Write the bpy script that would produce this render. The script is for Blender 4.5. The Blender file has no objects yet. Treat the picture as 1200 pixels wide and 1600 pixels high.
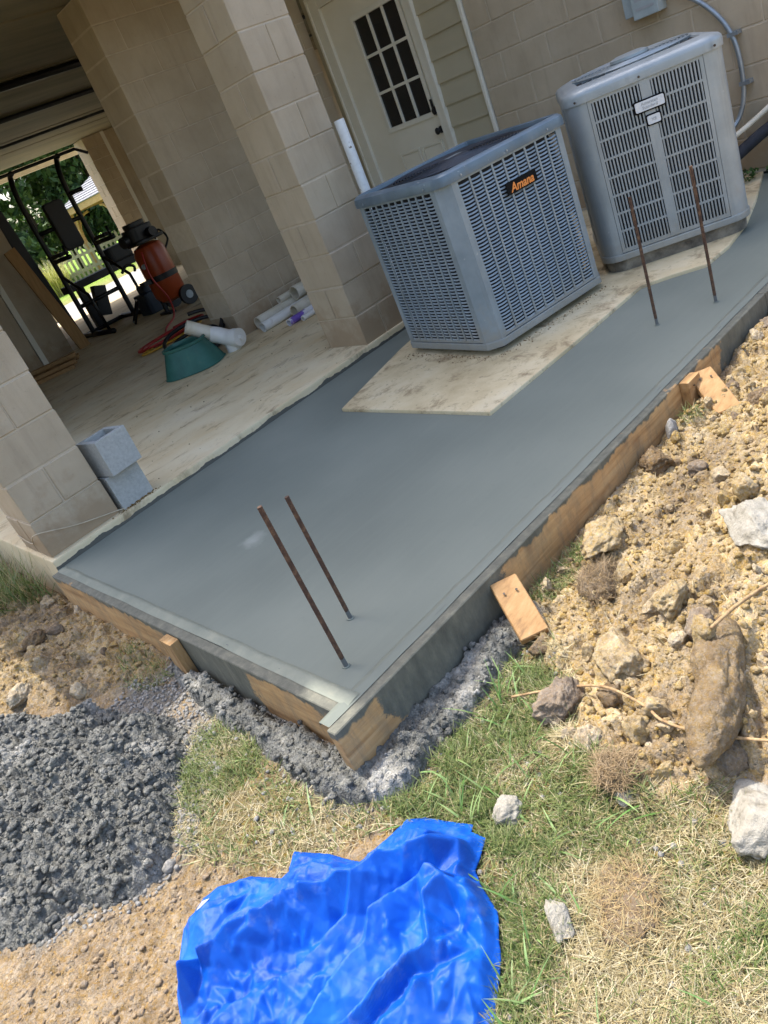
import bpy, bmesh, math, random
import numpy as np
from mathutils import Vector, Matrix

random.seed(7)
RNG = np.random.default_rng(7)
R = math.radians
SC = bpy.context.scene
COL = SC.collection

# ------------------------------------------------------------------ camera
cam_d = bpy.data.cameras.new('camera')
cam = bpy.data.objects.new('camera', cam_d)
COL.objects.link(cam)
SC.camera = cam
cam_d.sensor_fit = 'VERTICAL'
cam_d.sensor_height = 36.0
cam_d.lens = 1218.11 / 1600 * 36.0
cam_d.clip_start = 0.02
cam_d.clip_end = 1500
RM = ((0.65665793, -0.65746157, -0.36951948),
      (-0.56402399, -0.10283877, -0.81932968),
      (0.50067685, 0.74643718, -0.43835399))     # rows: right, down, forward
rot = Matrix(((RM[0][0], -RM[1][0], -RM[2][0]),
              (RM[0][1], -RM[1][1], -RM[2][1]),
              (RM[0][2], -RM[1][2], -RM[2][2])))
cam.matrix_world = Matrix.Translation((-0.6948, -3.8390, 1.3067)) @ rot.to_4x4()

# ------------------------------------------------------------------ world and sun
SUN_EL, SUN_AZ = 67.0, 2.0          # elevation; azimuth from +Y towards +X
w = bpy.data.worlds.new('World')
SC.world = w
w.use_nodes = True
nt = w.node_tree
bg = nt.nodes['Background']
sky = nt.nodes.new('ShaderNodeTexSky')
sky.sky_type = 'NISHITA'
sky.sun_disc = False
sky.sun_elevation = R(SUN_EL)
sky.sun_rotation = R(SUN_AZ)
sky.air_density = 1.0
sky.dust_density = 3.5
nt.links.new(sky.outputs[0], bg.inputs[0])
bg.inputs[1].default_value = 0.15
sun_d = bpy.data.lights.new('sun', 'SUN')
sun_d.energy = 2.05
sun_d.angle = R(0.53)
sun_d.color = (1.0, 0.955, 0.88)
sun = bpy.data.objects.new('sun', sun_d)
COL.objects.link(sun)
sv = Vector((math.sin(R(SUN_AZ)) * math.cos(R(SUN_EL)), math.cos(R(SUN_AZ)) * math.cos(R(SUN_EL)), math.sin(R(SUN_EL))))
sun.rotation_euler = sv.to_track_quat('Z', 'Y').to_euler()
sun.location = (0, 0, 20)
SC.view_settings.view_transform = 'Standard'
SC.view_settings.look = 'None'
SC.view_settings.gamma = 1
SC.view_settings.use_curve_mapping = False
SC.view_settings.exposure = 1.6
SC.cycles.use_denoising = True
SC.cycles.max_bounces = 8
SC.cycles.diffuse_bounces = 5
SC.cycles.glossy_bounces = 3
SC.cycles.sample_clamp_indirect = 8

# ------------------------------------------------------------------ helpers
def lin(c):
    o = []
    for v in c[:3]:
        v = v / 255.0
        o.append(v / 12.92 if v <= 0.04045 else ((v + 0.055) / 1.055) ** 2.4)
    return (o[0], o[1], o[2], 1.0)

def tag(o, label=None, cat=None, group=None, kind=None):
    if label: o['label'] = label
    if cat: o['category'] = cat
    if group: o['group'] = group
    if kind: o['kind'] = kind
    return o

def empty(name, loc=(0, 0, 0), rz=0.0, parent=None):
    o = bpy.data.objects.new(name, None)
    o.empty_display_size = 0.1
    COL.objects.link(o)
    o.location = loc
    o.rotation_euler = (0, 0, rz)
    if parent: o.parent = parent
    return o

def link(name, me, parent=None, loc=None, rot=None, scale=None):
    o = bpy.data.objects.new(name, me)
    COL.objects.link(o)
    if parent: o.parent = parent
    if loc is not None: o.location = loc
    if rot is not None: o.rotation_euler = rot
    if scale is not None: o.scale = scale
    return o

class MB:
    """collects simple solids into one mesh"""
    def __init__(s): s.v = []; s.f = []
    def add(s, vs, fs):
        n = len(s.v); s.v += [tuple(p) for p in vs]; s.f += [tuple(i + n for i in f) for f in fs]; return s
    def box(s, a, b):
        x0, y0, z0 = a; x1, y1, z1 = b
        return s.add([(x0, y0, z0), (x1, y0, z0), (x1, y1, z0), (x0, y1, z0), (x0, y0, z1), (x1, y0, z1), (x1, y1, z1), (x0, y1, z1)],
                     [(0, 3, 2, 1), (4, 5, 6, 7), (0, 1, 5, 4), (1, 2, 6, 5), (2, 3, 7, 6), (3, 0, 4, 7)])
    def obox(s, c, u, v, w_):
        c, u, v, w_ = map(Vector, (c, u, v, w_))
        P = [c + a * u + b * v + d * w_ for d in (-1, 1) for a, b in ((-1, -1), (1, -1), (1, 1), (-1, 1))]
        return s.add(P, [(0, 3, 2, 1), (4, 5, 6, 7), (0, 1, 5, 4), (1, 2, 6, 5), (2, 3, 7, 6), (3, 0, 4, 7)])
    def bar(s, a, b, w1, w2, up=(0, 0, 1)):
        a, b = Vector(a), Vector(b); d = (b - a); L = d.length; d.normalize()
        up = Vector(up)
        if abs(d.dot(up)) > 0.98: up = Vector((1, 0, 0))
        sd = d.cross(up).normalized(); up = sd.cross(d)
        return s.obox((a + b) / 2, d * L / 2, sd * w1 / 2, up * w2 / 2)
    def tube(s, pts, r, n=10, cap=True):
        pts = [Vector(p) for p in pts]
        rr = r if isinstance(r, (list, tuple)) else [r] * len(pts)
        vs, fs = [], []
        prev = None
        for i, p in enumerate(pts):
            t = (pts[min(i + 1, len(pts) - 1)] - pts[max(i - 1, 0)]).normalized()
            if prev is None:
                a = Vector((0, 0, 1)) if abs(t.z) < 0.9 else Vector((1, 0, 0))
                u = t.cross(a).normalized()
            else:
                u = (prev - t * prev.dot(t)).normalized()
            prev = u; v = t.cross(u)
            for k in range(n):
                q = 2 * math.pi * k / n
                vs.append(p + (u * math.cos(q) + v * math.sin(q)) * rr[i])
        for i in range(len(pts) - 1):
            for k in range(n):
                a, b = i * n + k, i * n + (k + 1) % n
                fs.append((a, b, b + n, a + n))
        if cap:
            fs.append(tuple(range(n - 1, -1, -1))); m = (len(pts) - 1) * n
            fs.append(tuple(range(m, m + n)))
        return s.add(vs, fs)
    def pipe(s, a, b, ro, ri, n=20):
        """hollow pipe with open ends"""
        a, b = Vector(a), Vector(b); t = (b - a).normalized()
        q = Vector((0, 0, 1)) if abs(t.z) < 0.9 else Vector((1, 0, 0))
        u = t.cross(q).normalized(); v = t.cross(u)
        vs = []
        for p, r in ((a, ro), (b, ro), (b, ri), (a, ri)):
            for k in range(n):
                g = 2 * math.pi * k / n
                vs.append(p + (u * math.cos(g) + v * math.sin(g)) * r)
        fs = []
        for j in range(4):
            for k in range(n):
                a0, a1 = j * n + k, j * n + (k + 1) % n
                b0, b1 = ((j + 1) % 4) * n + k, ((j + 1) % 4) * n + (k + 1) % n
                fs.append((a0, a1, b1, b0))
        return s.add(vs, fs)
    def prism(s, poly, z0, z1):
        n = len(poly)
        vs = [(x, y, z0) for x, y in poly] + [(x, y, z1) for x, y in poly]
        fs = [tuple(range(n - 1, -1, -1)), tuple(range(n, 2 * n))] + [(i, (i + 1) % n, n + (i + 1) % n, n + i) for i in range(n)]
        return s.add(vs, fs)
    def lathe(s, prof, c=(0, 0, 0), n=24, cap=True):
        vs, fs = [], []
        for r, z in prof:
            for k in range(n):
                g = 2 * math.pi * k / n
                vs.append((c[0] + r * math.cos(g), c[1] + r * math.sin(g), c[2] + z))
        for i in range(len(prof) - 1):
            for k in range(n):
                a, b = i * n + k, i * n + (k + 1) % n
                fs.append((a, b, b + n, a + n))
        if cap:
            fs.append(tuple(range(n - 1, -1, -1))); m = (len(prof) - 1) * n
            fs.append(tuple(range(m, m + n)))
        return s.add(vs, fs)
    def mesh(s, name, m=None, smooth=False, bevel=0, seg=2):
        me = bpy.data.meshes.new(name)
        me.from_pydata(s.v, [], s.f)
        bm = bmesh.new(); bm.from_mesh(me)
        bmesh.ops.recalc_face_normals(bm, faces=bm.faces)
        if bevel:
            es = [e for e in bm.edges if len(e.link_faces) == 2 and e.calc_face_angle(0) > 0.5]
            bmesh.ops.bevel(bm, geom=es, offset=bevel, segments=seg, affect='EDGES', profile=0.7, clamp_overlap=True)
        bm.to_mesh(me); bm.free()
        if m: me.materials.append(m)
        if smooth:
            me.polygons.foreach_set('use_smooth', [True] * len(me.polygons))
            if smooth == 'auto':
                try: me.set_sharp_from_angle(angle=R(35))
                except Exception: pass
        return me
    def build(s, name, m=None, parent=None, smooth=False, bevel=0, seg=2, loc=None, rot=None):
        return link(name, s.mesh(name, m, smooth, bevel, seg), parent, loc, rot)

def np_mesh(name, V, F, m=None, smooth=True, attrs=None):
    """V (n,3) array, F (m,k) array"""
    V = np.asarray(V, np.float32); F = np.asarray(F, np.int32)
    me = bpy.data.meshes.new(name)
    k = F.shape[1]
    me.vertices.add(len(V)); me.vertices.foreach_set('co', V.ravel())
    me.loops.add(F.size); me.loops.foreach_set('vertex_index', F.ravel())
    me.polygons.add(len(F)); me.polygons.foreach_set('loop_start', np.arange(0, F.size, k, dtype=np.int32))
    me.update(calc_edges=True)
    if smooth: me.polygons.foreach_set('use_smooth', np.ones(len(F), bool))
    for an, arr in (attrs or {}).items():
        arr = np.asarray(arr, np.float32)
        a = me.attributes.new(an, 'FLOAT_COLOR', 'POINT')
        a.data.foreach_set('color', arr.ravel())
    if m: me.materials.append(m)
    me.validate()
    return me

# ------------------------------------------------------------------ numpy noise
def _hash(i, j, seed):
    n = (i.astype(np.int64) * 374761393 + j.astype(np.int64) * 668265263 + seed * 982451653) & 0xFFFFFFFF
    n = ((n ^ (n >> 13)) * 1274126177) & 0xFFFFFFFF
    n = (n ^ (n >> 16)) & 0xFFFFFFFF
    return n.astype(np.float64) / 4294967295.0
def vnoise(x, y, seed=0):
    i = np.floor(x); j = np.floor(y); fx = x - i; fy = y - j
    fx = fx * fx * fx * (fx * (fx * 6 - 15) + 10); fy = fy * fy * fy * (fy * (fy * 6 - 15) + 10)
    a = _hash(i, j, seed); b = _hash(i + 1, j, seed); c = _hash(i, j + 1, seed); d = _hash(i + 1, j + 1, seed)
    return (a + (b - a) * fx) * (1 - fy) + (c + (d - c) * fx) * fy
def fbm(x, y, seed=0, octv=4, gain=0.5):
    x = np.asarray(x, float); y = np.asarray(y, float)
    s = 0; amp = 1; tot = 0
    for o in range(octv):
        ca, sa = math.cos(o * 1.1), math.sin(o * 1.1)
        s = s + amp * (vnoise((x * ca - y * sa) * 2 ** o + 17 * o, (x * sa + y * ca) * 2 ** o + 5 * o, seed + o) - 0.5)
        tot += amp; amp *= gain
    return s / tot * 2
def worley(x, y, seed=0):
    x = np.asarray(x, float); y = np.asarray(y, float)
    i = np.floor(x); j = np.floor(y)
    f1 = np.full(x.shape, 9.0); f2 = np.full(x.shape, 9.0); hid = np.zeros(x.shape)
    for a in (-1, 0, 1):
        for b in (-1, 0, 1):
            px = i + a + _hash(i + a, j + b, seed); py = j + b + _hash(i + a, j + b, seed + 77)
            d = np.hypot(px - x, py - y)
            m = d < f1
            f2 = np.where(m, f1, np.minimum(f2, d)); hid = np.where(m, _hash(i + a, j + b, seed + 31), hid); f1 = np.where(m, d, f1)
    return f1, f2, hid
def inpoly(x, y, poly):
    x = np.asarray(x); y = np.asarray(y); c = np.zeros(x.shape, bool); n = len(poly)
    for k in range(n):
        x0, y0 = poly[k]; x1, y1 = poly[(k + 1) % n]
        t = (y0 > y) != (y1 > y)
        c ^= t & (x < (x1 - x0) * (y - y0) / ((y1 - y0) if y1 != y0 else 1e-9) + x0)
    return c
def segdist(x, y, a, b):
    dx, dy = b[0] - a[0], b[1] - a[1]
    t = np.clip(((x - a[0]) * dx + (y - a[1]) * dy) / (dx * dx + dy * dy + 1e-12), 0, 1)
    return np.hypot(x - a[0] - t * dx, y - a[1] - t * dy)
def polydist(x, y, poly, closed=True):
    d = np.full(np.shape(x), 9e9); n = len(poly)
    for k in range(n if closed else n - 1): d = np.minimum(d, segdist(x, y, poly[k], poly[(k + 1) % n]))
    return d
def sdist(x, y, poly):
    d = polydist(x, y, poly); return np.where(inpoly(x, y, poly), d, -d)      # + inside
def sstep(a, b, x):
    t = np.clip((x - a) / (b - a), 0, 1); return t * t * (3 - 2 * t)

# ------------------------------------------------------------------ materials
MATS = {}
def newmat(name):
    m = bpy.data.materials.new(name); m.use_nodes = True
    return m, m.node_tree, m.node_tree.nodes['Principled BSDF']
def coords(nt, kind='Object', scale=(1, 1, 1), rot=(0, 0, 0)):
    tc = nt.nodes.new('ShaderNodeTexCoord'); mp = nt.nodes.new('ShaderNodeMapping')
    nt.links.new(tc.outputs[kind], mp.inputs[0]); mp.inputs['Scale'].default_value = scale; mp.inputs['Rotation'].default_value = rot
    return mp.outputs[0]
def geo_pos(nt, scale=(1, 1, 1)):
    g = nt.nodes.new('ShaderNodeNewGeometry'); mp = nt.nodes.new('ShaderNodeMapping')
    nt.links.new(g.outputs['Position'], mp.inputs[0]); mp.inputs['Scale'].default_value = scale
    return mp.outputs[0]
def noise(nt, vec, scale, detail=4, rough=0.6, dist=0):
    n = nt.nodes.new('ShaderNodeTexNoise'); nt.links.new(vec, n.inputs['Vector'])
    n.inputs['Scale'].default_value = scale; n.inputs['Detail'].default_value = detail
    n.inputs['Roughness'].default_value = rough; n.inputs['Distortion'].default_value = dist
    return n.outputs['Fac']
def ramp(nt, fac, stops, interp='LINEAR'):
    r = nt.nodes.new('ShaderNodeValToRGB'); nt.links.new(fac, r.inputs[0]); e = r.color_ramp; e.interpolation = interp
    while len(e.elements) > len(stops): e.elements.remove(e.elements[-1])
    while len(e.elements) < len(stops): e.elements.new(0.5)
    for el, (p, c) in zip(e.elements, stops): el.position = p; el.color = c if len(c) == 4 else lin(c)
    return r.outputs[0]
def mix(nt, fac, a, b, mode='MIX'):
    n = nt.nodes.new('ShaderNodeMix'); n.data_type = 'RGBA'; n.blend_type = mode
    for sock, v in ((n.inputs[0], fac), (n.inputs[6], a), (n.inputs[7], b)):
        if hasattr(v, 'is_linked') or hasattr(v, 'links'): nt.links.new(v, sock)
        else: sock.default_value = v
    return n.outputs[2]
def math_(nt, op, a, b=0.0, c=None, clamp=False):
    n = nt.nodes.new('ShaderNodeMath'); n.operation = op; n.use_clamp = clamp
    for i, v in enumerate((a, b) if c is None else (a, b, c)):
        if hasattr(v, 'links'): nt.links.new(v, n.inputs[i])
        else: n.inputs[i].default_value = v
    return n.outputs[0]
def bump(nt, bs, h, strength=0.3, dist=0.01, prev=None):
    b = nt.nodes.new('ShaderNodeBump'); b.inputs['Strength'].default_value = strength; b.inputs['Distance'].default_value = dist
    nt.links.new(h, b.inputs['Height'])
    if prev is not None: nt.links.new(prev, b.inputs['Normal'])
    nt.links.new(b.outputs[0], bs.inputs['Normal'])
    return b.outputs[0]
def sepxyz(nt, vec):
    n = nt.nodes.new('ShaderNodeSeparateXYZ'); nt.links.new(vec, n.inputs[0]); return n.outputs
def pm(name, stops, scale=6, detail=5, rough=0.7, metal=0.0, bmp=0.0, bscale=80, bdist=0.004, stretch=(1, 1, 1), rough_var=0.0, rand=0.0, kind='Object', spec=None):
    """noise-coloured material; stops are (position, sRGB)"""
    m, nt, bs = newmat(name)
    v = coords(nt, kind, stretch) if kind != 'World' else geo_pos(nt, stretch)
    f = noise(nt, v, scale, detail, 0.62)
    c = ramp(nt, f, stops)
    if rand:
        oi = nt.nodes.new('ShaderNodeObjectInfo'); hs = nt.nodes.new('ShaderNodeHueSaturation')
        mr = nt.nodes.new('ShaderNodeMapRange'); nt.links.new(oi.outputs['Random'], mr.inputs[0])
        mr.inputs[3].default_value = 1 - rand; mr.inputs[4].default_value = 1 + rand
        nt.links.new(mr.outputs[0], hs.inputs['Value']); nt.links.new(c, hs.inputs['Color']); c = hs.outputs[0]
    nt.links.new(c, bs.inputs['Base Color'])
    bs.inputs['Roughness'].default_value = rough; bs.inputs['Metallic'].default_value = metal
    if spec is not None: bs.inputs['Specular IOR Level'].default_value = spec
    if rough_var:
        rr = math_(nt, 'MULTIPLY_ADD', noise(nt, v, scale * 2.3, 3), rough_var * 2, rough - rough_var, clamp=True)
        nt.links.new(rr, bs.inputs['Roughness'])
    if bmp: bump(nt, bs, noise(nt, v, bscale, 4, 0.65), bmp, bdist)
    MATS[name] = m
    return m

def crumbs(nt, bs, vec, col, scales, val=(0.6, 1.35), strength=0.7, prev=None):
    """grain made of small separate bits: every voronoi cell gets its own value and stands a little proud"""
    for sc_, dist_ in scales:
        dv = nt.nodes.new('ShaderNodeVectorMath'); dv.operation = 'MULTIPLY_ADD'
        wn = nt.nodes.new('ShaderNodeTexNoise'); nt.links.new(vec, wn.inputs['Vector']); wn.inputs['Scale'].default_value = sc_ * 0.9; wn.inputs['Detail'].default_value = 2
        nt.links.new(wn.outputs['Color'], dv.inputs[0]); dv.inputs[1].default_value = (0.9 / sc_,) * 3; nt.links.new(vec, dv.inputs[2])
        vo = nt.nodes.new('ShaderNodeTexVoronoi'); nt.links.new(dv.outputs[0], vo.inputs['Vector']); vo.inputs['Scale'].default_value = sc_
        sp = nt.nodes.new('ShaderNodeSeparateColor'); nt.links.new(vo.outputs['Color'], sp.inputs[0])
        hs = nt.nodes.new('ShaderNodeHueSaturation'); nt.links.new(col, hs.inputs['Color'])
        nt.links.new(math_(nt, 'MULTIPLY_ADD', sp.outputs[0], val[1] - val[0], val[0]), hs.inputs['Value'])
        nt.links.new(math_(nt, 'MULTIPLY_ADD', sp.outputs[1], 0.3, 0.85), hs.inputs['Saturation'])
        col = hs.outputs[0]
        h = math_(nt, 'MULTIPLY', math_(nt, 'SUBTRACT', 0.9, vo.outputs['Distance'], clamp=True), math_(nt, 'MULTIPLY_ADD', sp.outputs[2], 0.9, 0.1))
        prev = bump(nt, bs, h, strength, dist_, prev)
    nt.links.new(col, bs.inputs['Base Color'])
    return prev

# painted concrete block
def block_paint(name, a, b, c):
    m, nt, bs = newmat(name)
    v = geo_pos(nt)
    f = noise(nt, v, 3.0, 4, 0.6); col = ramp(nt, f, [(0.3, a), (0.55, b), (0.75, c)])
    oi = nt.nodes.new('ShaderNodeObjectInfo'); hs = nt.nodes.new('ShaderNodeHueSaturation')
    mr = nt.nodes.new('ShaderNodeMapRange'); nt.links.new(oi.outputs['Random'], mr.inputs[0]); mr.inputs[3].default_value = 0.965; mr.inputs[4].default_value = 1.03
    nt.links.new(mr.outputs[0], hs.inputs['Value']); nt.links.new(col, hs.inputs['Color'])
    sp = noise(nt, v, 55, 3, 0.6); spots = ramp(nt, sp, [(0.66, (0, 0, 0, 1)), (0.74, (1, 1, 1, 1))])
    col2 = mix(nt, math_(nt, 'MULTIPLY', spots, 0.22), hs.outputs[0], lin((110, 98, 82)))
    zz_ = sepxyz(nt, v)[2]
    mudh = math_(nt, 'SUBTRACT', math_(nt, 'MULTIPLY', noise(nt, v, 7, 6, 0.7), 0.75), math_(nt, 'ADD', zz_, 0.04))
    mudm = ramp(nt, mudh, [(0.02, (0, 0, 0, 1)), (0.22, (1, 1, 1, 1))])
    col2 = mix(nt, math_(nt, 'MULTIPLY', mudm, 0.55), col2, lin((140, 112, 78)))
    st = noise(nt, geo_pos(nt, (9, 9, 0.9)), 1.6, 5, 0.65)
    col2 = mix(nt, math_(nt, 'MULTIPLY', ramp(nt, st, [(0.52, (0, 0, 0, 1)), (0.72, (1, 1, 1, 1))]), 0.28), col2, lin((138, 124, 104)))
    nt.links.new(col2, bs.inputs['Base Color']); bs.inputs['Roughness'].default_value = 0.82
    b1 = bump(nt, bs, noise(nt, v, 130, 5, 0.75), 0.55, 0.004)
    bump(nt, bs, noise(nt, v, 22, 3, 0.6), 0.3, 0.006, b1)
    return m
M_block = block_paint('painted_block', (170, 154, 129), (180, 164, 139), (188, 173, 149))
M_mortar = pm('painted_mortar', [(0.3, (186, 171, 147)), (0.7, (200, 186, 162))], 20, rough=0.85, bmp=0.5, bscale=200, kind='World')
M_siding = pm('siding_paint', [(0.3, (172, 162, 136)), (0.7, (182, 172, 146))], 4, rough=0.6, bmp=0.06, bscale=120, stretch=(1, 0.12, 1), kind='World')
M_trim = pm('trim_paint', [(0.3, (216, 211, 194)), (0.7, (226, 221, 206))], 5, rough=0.5, bmp=0.05, bscale=60)
M_door = pm('door_paint', [(0.3, (220, 213, 194)), (0.7, (228, 222, 205))], 3, rough=0.42, bmp=0.04, bscale=40)
M_black = pm('black_plastic', [(0.3, (18, 18, 20)), (0.7, (30, 30, 33))], 12, rough=0.45, bmp=0.05)
M_blackmetal = pm('black_metal', [(0.3, (16, 17, 19)), (0.7, (30, 31, 34))], 9, rough=0.4, metal=0.3)
M_pad_vinyl = pm('black_vinyl', [(0.3, (14, 14, 16)), (0.7, (24, 24, 27))], 14, rough=0.5, bmp=0.1, bscale=200)
M_orange = pm('orange_paint', [(0.3, (150, 58, 20)), (0.7, (172, 72, 28))], 5, rough=0.35)
M_redhose = pm('red_hose', [(0.3, (160, 38, 36)), (0.7, (186, 56, 50))], 9, rough=0.5)
M_yellowhose = pm('yellow_hose', [(0.3, (196, 146, 40)), (0.7, (214, 168, 60))], 9, rough=0.5)
M_pvc = pm('white_pvc', [(0.3, (216, 214, 206)), (0.62, (228, 227, 222)), (0.8, (170, 158, 136))], 7, rough=0.35, rough_var=0.08)
M_pvcold = pm('aged_pvc', [(0.25, (176, 164, 138)), (0.5, (212, 204, 184)), (0.75, (224, 218, 204))], 6, rough=0.45)
M_purple = pm('purple_primer', [(0.45, (226, 225, 226)), (0.53, (120, 92, 180)), (0.75, (98, 70, 164))], 9, rough=0.4)
M_greenplastic = pm('green_plastic', [(0.3, (36, 88, 78)), (0.62, (48, 104, 92)), (0.8, (84, 112, 96))], 8, rough=0.5, bmp=0.1)
M_cmu_grey = pm('grey_block', [(0.3, (160, 160, 154)), (0.5, (172, 172, 166)), (0.7, (182, 182, 176))], 70, 6, rough=0.92, bmp=0.6, bscale=160, bdist=0.004)
M_wood = pm('lumber', [(0.28, (130, 98, 62)), (0.45, (162, 124, 78)), (0.66, (176, 140, 94)), (0.74, (150, 144, 130))], 5, 7, rough=0.75, bmp=0.3, bscale=30, stretch=(2.5, 9, 9))
M_stakewood = pm('stake_wood', [(0.3, (134, 100, 62)), (0.6, (176, 140, 92)), (0.72, (150, 146, 132))], 9, 6, rough=0.8, bmp=0.3, bscale=40, stretch=(6, 6, 1))
M_tanboard = pm('tan_board', [(0.3, (150, 112, 66)), (0.7, (176, 136, 84))], 5, 5, rough=0.7, stretch=(10, 10, 1))
M_glass = pm('dark_glass', [(0.3, (12, 13, 15)), (0.7, (20, 21, 24))], 4, rough=0.06, spec=0.6)
M_galv = pm('galvanised', [(0.3, (138, 146, 152)), (0.7, (164, 171, 176))], 14, rough=0.42, metal=0.55, rough_var=0.1)
M_boxgrey = pm('box_grey', [(0.3, (150, 160, 160)), (0.7, (166, 176, 176))], 10, rough=0.5)
M_ac1 = pm('cabinet_grey', [(0.25, (120, 132, 138)), (0.55, (138, 150, 157)), (0.8, (154, 164, 170))], 5, 6, rough=0.42, metal=0.25, rough_var=0.12, bmp=0.04, bscale=25)
M_ac1top = pm('cap_grey', [(0.25, (84, 100, 112)), (0.6, (102, 118, 130)), (0.8, (132, 144, 152))], 7, 6, rough=0.36, metal=0.25, rough_var=0.15)
M_ac2 = pm('cabinet_silver', [(0.25, (138, 146, 148)), (0.55, (156, 163, 165)), (0.8, (170, 176, 177))], 4, 6, rough=0.38, metal=0.25, rough_var=0.12, bmp=0.03, bscale=20)
for _m in (M_ac1, M_ac1top, M_ac2):
    _nt = _m.node_tree; _bs = _nt.nodes['Principled BSDF']; _src = _bs.inputs['Base Color'].links[0].from_socket
    _v = geo_pos(_nt); _z = sepxyz(_nt, _v)[2]
    _st = ramp(_nt, noise(_nt, geo_pos(_nt, (14, 14, 1.2)), 1.5, 5, 0.65), [(0.50, (0, 0, 0, 1)), (0.72, (1, 1, 1, 1))])
    _c = mix(_nt, math_(_nt, 'MULTIPLY', _st, 0.30), _src, lin((112, 114, 110)))
    _lo = ramp(_nt, math_(_nt, 'SUBTRACT', math_(_nt, 'MULTIPLY', noise(_nt, _v, 12, 6, 0.7), 0.5), _z), [(0.02, (0, 0, 0, 1)), (0.18, (1, 1, 1, 1))])
    _c = mix(_nt, math_(_nt, 'MULTIPLY', _lo, 0.5), _c, lin((150, 142, 126)))
    _sp = ramp(_nt, noise(_nt, _v, 42, 3, 0.6), [(0.68, (0, 0, 0, 1)), (0.74, (1, 1, 1, 1))])
    _c = mix(_nt, math_(_nt, 'MULTIPLY', _sp, 0.35), _c, lin((196, 198, 196)))
    _nt.links.new(_c, _bs.inputs['Base Color'])
M_coil = pm('coil_dark', [(0.3, (12, 15, 20)), (0.7, (24, 29, 38))], 30, rough=0.6)
M_guard = pm('guard_navy', [(0.3, (28, 34, 44)), (0.7, (44, 52, 64))], 20, rough=0.5)
M_badge = pm('badge_dark', [(0.3, (12, 12, 12)), (0.7, (20, 20, 20))], 30, rough=0.7, spec=0.15)
M_badgeorange = pm('badge_orange', [(0.3, (226, 128, 52)), (0.7, (236, 146, 70))], 30, rough=0.4)
M_plate = pm('plate_white', [(0.3, (206, 208, 208)), (0.7, (218, 220, 220))], 20, rough=0.35)
M_plategrey = pm('plate_grey_print', [(0.3, (150, 152, 154)), (0.7, (160, 162, 164))], 20, rough=0.5)
M_foam = pm('black_insulation', [(0.3, (24, 26, 32)), (0.7, (44, 48, 58))], 20, rough=0.8, bmp=0.3, bscale=60)
M_rope = pm('grey_string', [(0.3, (176, 160, 134)), (0.7, (200, 186, 160))], 40, rough=0.9)
M_root = pm('root_bark', [(0.3, (128, 98, 66)), (0.6, (176, 148, 108)), (0.8, (196, 172, 134))], 60, rough=0.9, bmp=0.5, bscale=150)
M_ceiling = pm('ceiling_board', [(0.3, (96, 88, 66)), (0.5, (116, 107, 82)), (0.75, (138, 128, 100))], 1.3, 5, rough=0.75, stretch=(0.4, 2.2, 1), kind='World')
M_house = pm('house_siding', [(0.3, (168, 156, 136)), (0.7, (178, 166, 146))], 2, rough=0.7)
M_roofing = pm('shingle_grey', [(0.3, (120, 120, 122)), (0.55, (146, 146, 150)), (0.75, (168, 168, 172))], 9, 5, rough=0.9, bmp=0.4, bscale=60, rand=0.12)
M_cedar = pm('cedar', [(0.3, (186, 146, 92)), (0.7, (216, 180, 124))], 6, 5, rough=0.75, stretch=(1, 1, 8))
M_fence = pm('weathered_pickets', [(0.3, (150, 142, 122)), (0.7, (184, 176, 150))], 8, 5, rough=0.85, stretch=(3, 3, 0.4), rand=0.1)
M_bark = pm('bark', [(0.3, (66, 54, 42)), (0.7, (104, 90, 72))], 14, rough=0.95, bmp=0.6, bscale=40)
M_lime = pm('limestone', [(0.28, (104, 96, 80)), (0.42, (146, 140, 126)), (0.7, (168, 163, 152))], 30, 8, rough=0.9, bmp=0.9, bscale=120, bdist=0.006)
M_nail = pm('nail_steel', [(0.3, (60, 52, 46)), (0.7, (90, 80, 72))], 30, rough=0.5, metal=0.6)
M_grommet = pm('grommet_brass', [(0.3, (176, 176, 170)), (0.7, (206, 206, 200))], 30, rough=0.3, metal=0.8)

# rusty bar
def rust():
    m, nt, bs = newmat('rusty_steel')
    v = coords(nt, 'Object')
    c = ramp(nt, noise(nt, v, 45, 5, 0.7), [(0.3, (56, 42, 36)), (0.5, (86, 64, 50)), (0.66, (118, 90, 66)), (0.8, (146, 120, 88))])
    z = sepxyz(nt, v)[2]
    wet = math_(nt, 'LESS_THAN', math_(nt, 'ADD', z, math_(nt, 'MULTIPLY', noise(nt, v, 60, 2), 0.03)), 0.048)
    c = mix(nt, wet, c, lin((104, 106, 104)))
    nt.links.new(c, bs.inputs['Base Color']); bs.inputs['Roughness'].default_value = 0.85; bs.inputs['Metallic'].default_value = 0.15
    bump(nt, bs, noise(nt, v, 300, 3), 0.4, 0.002)
    return m
M_rust = rust()

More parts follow.
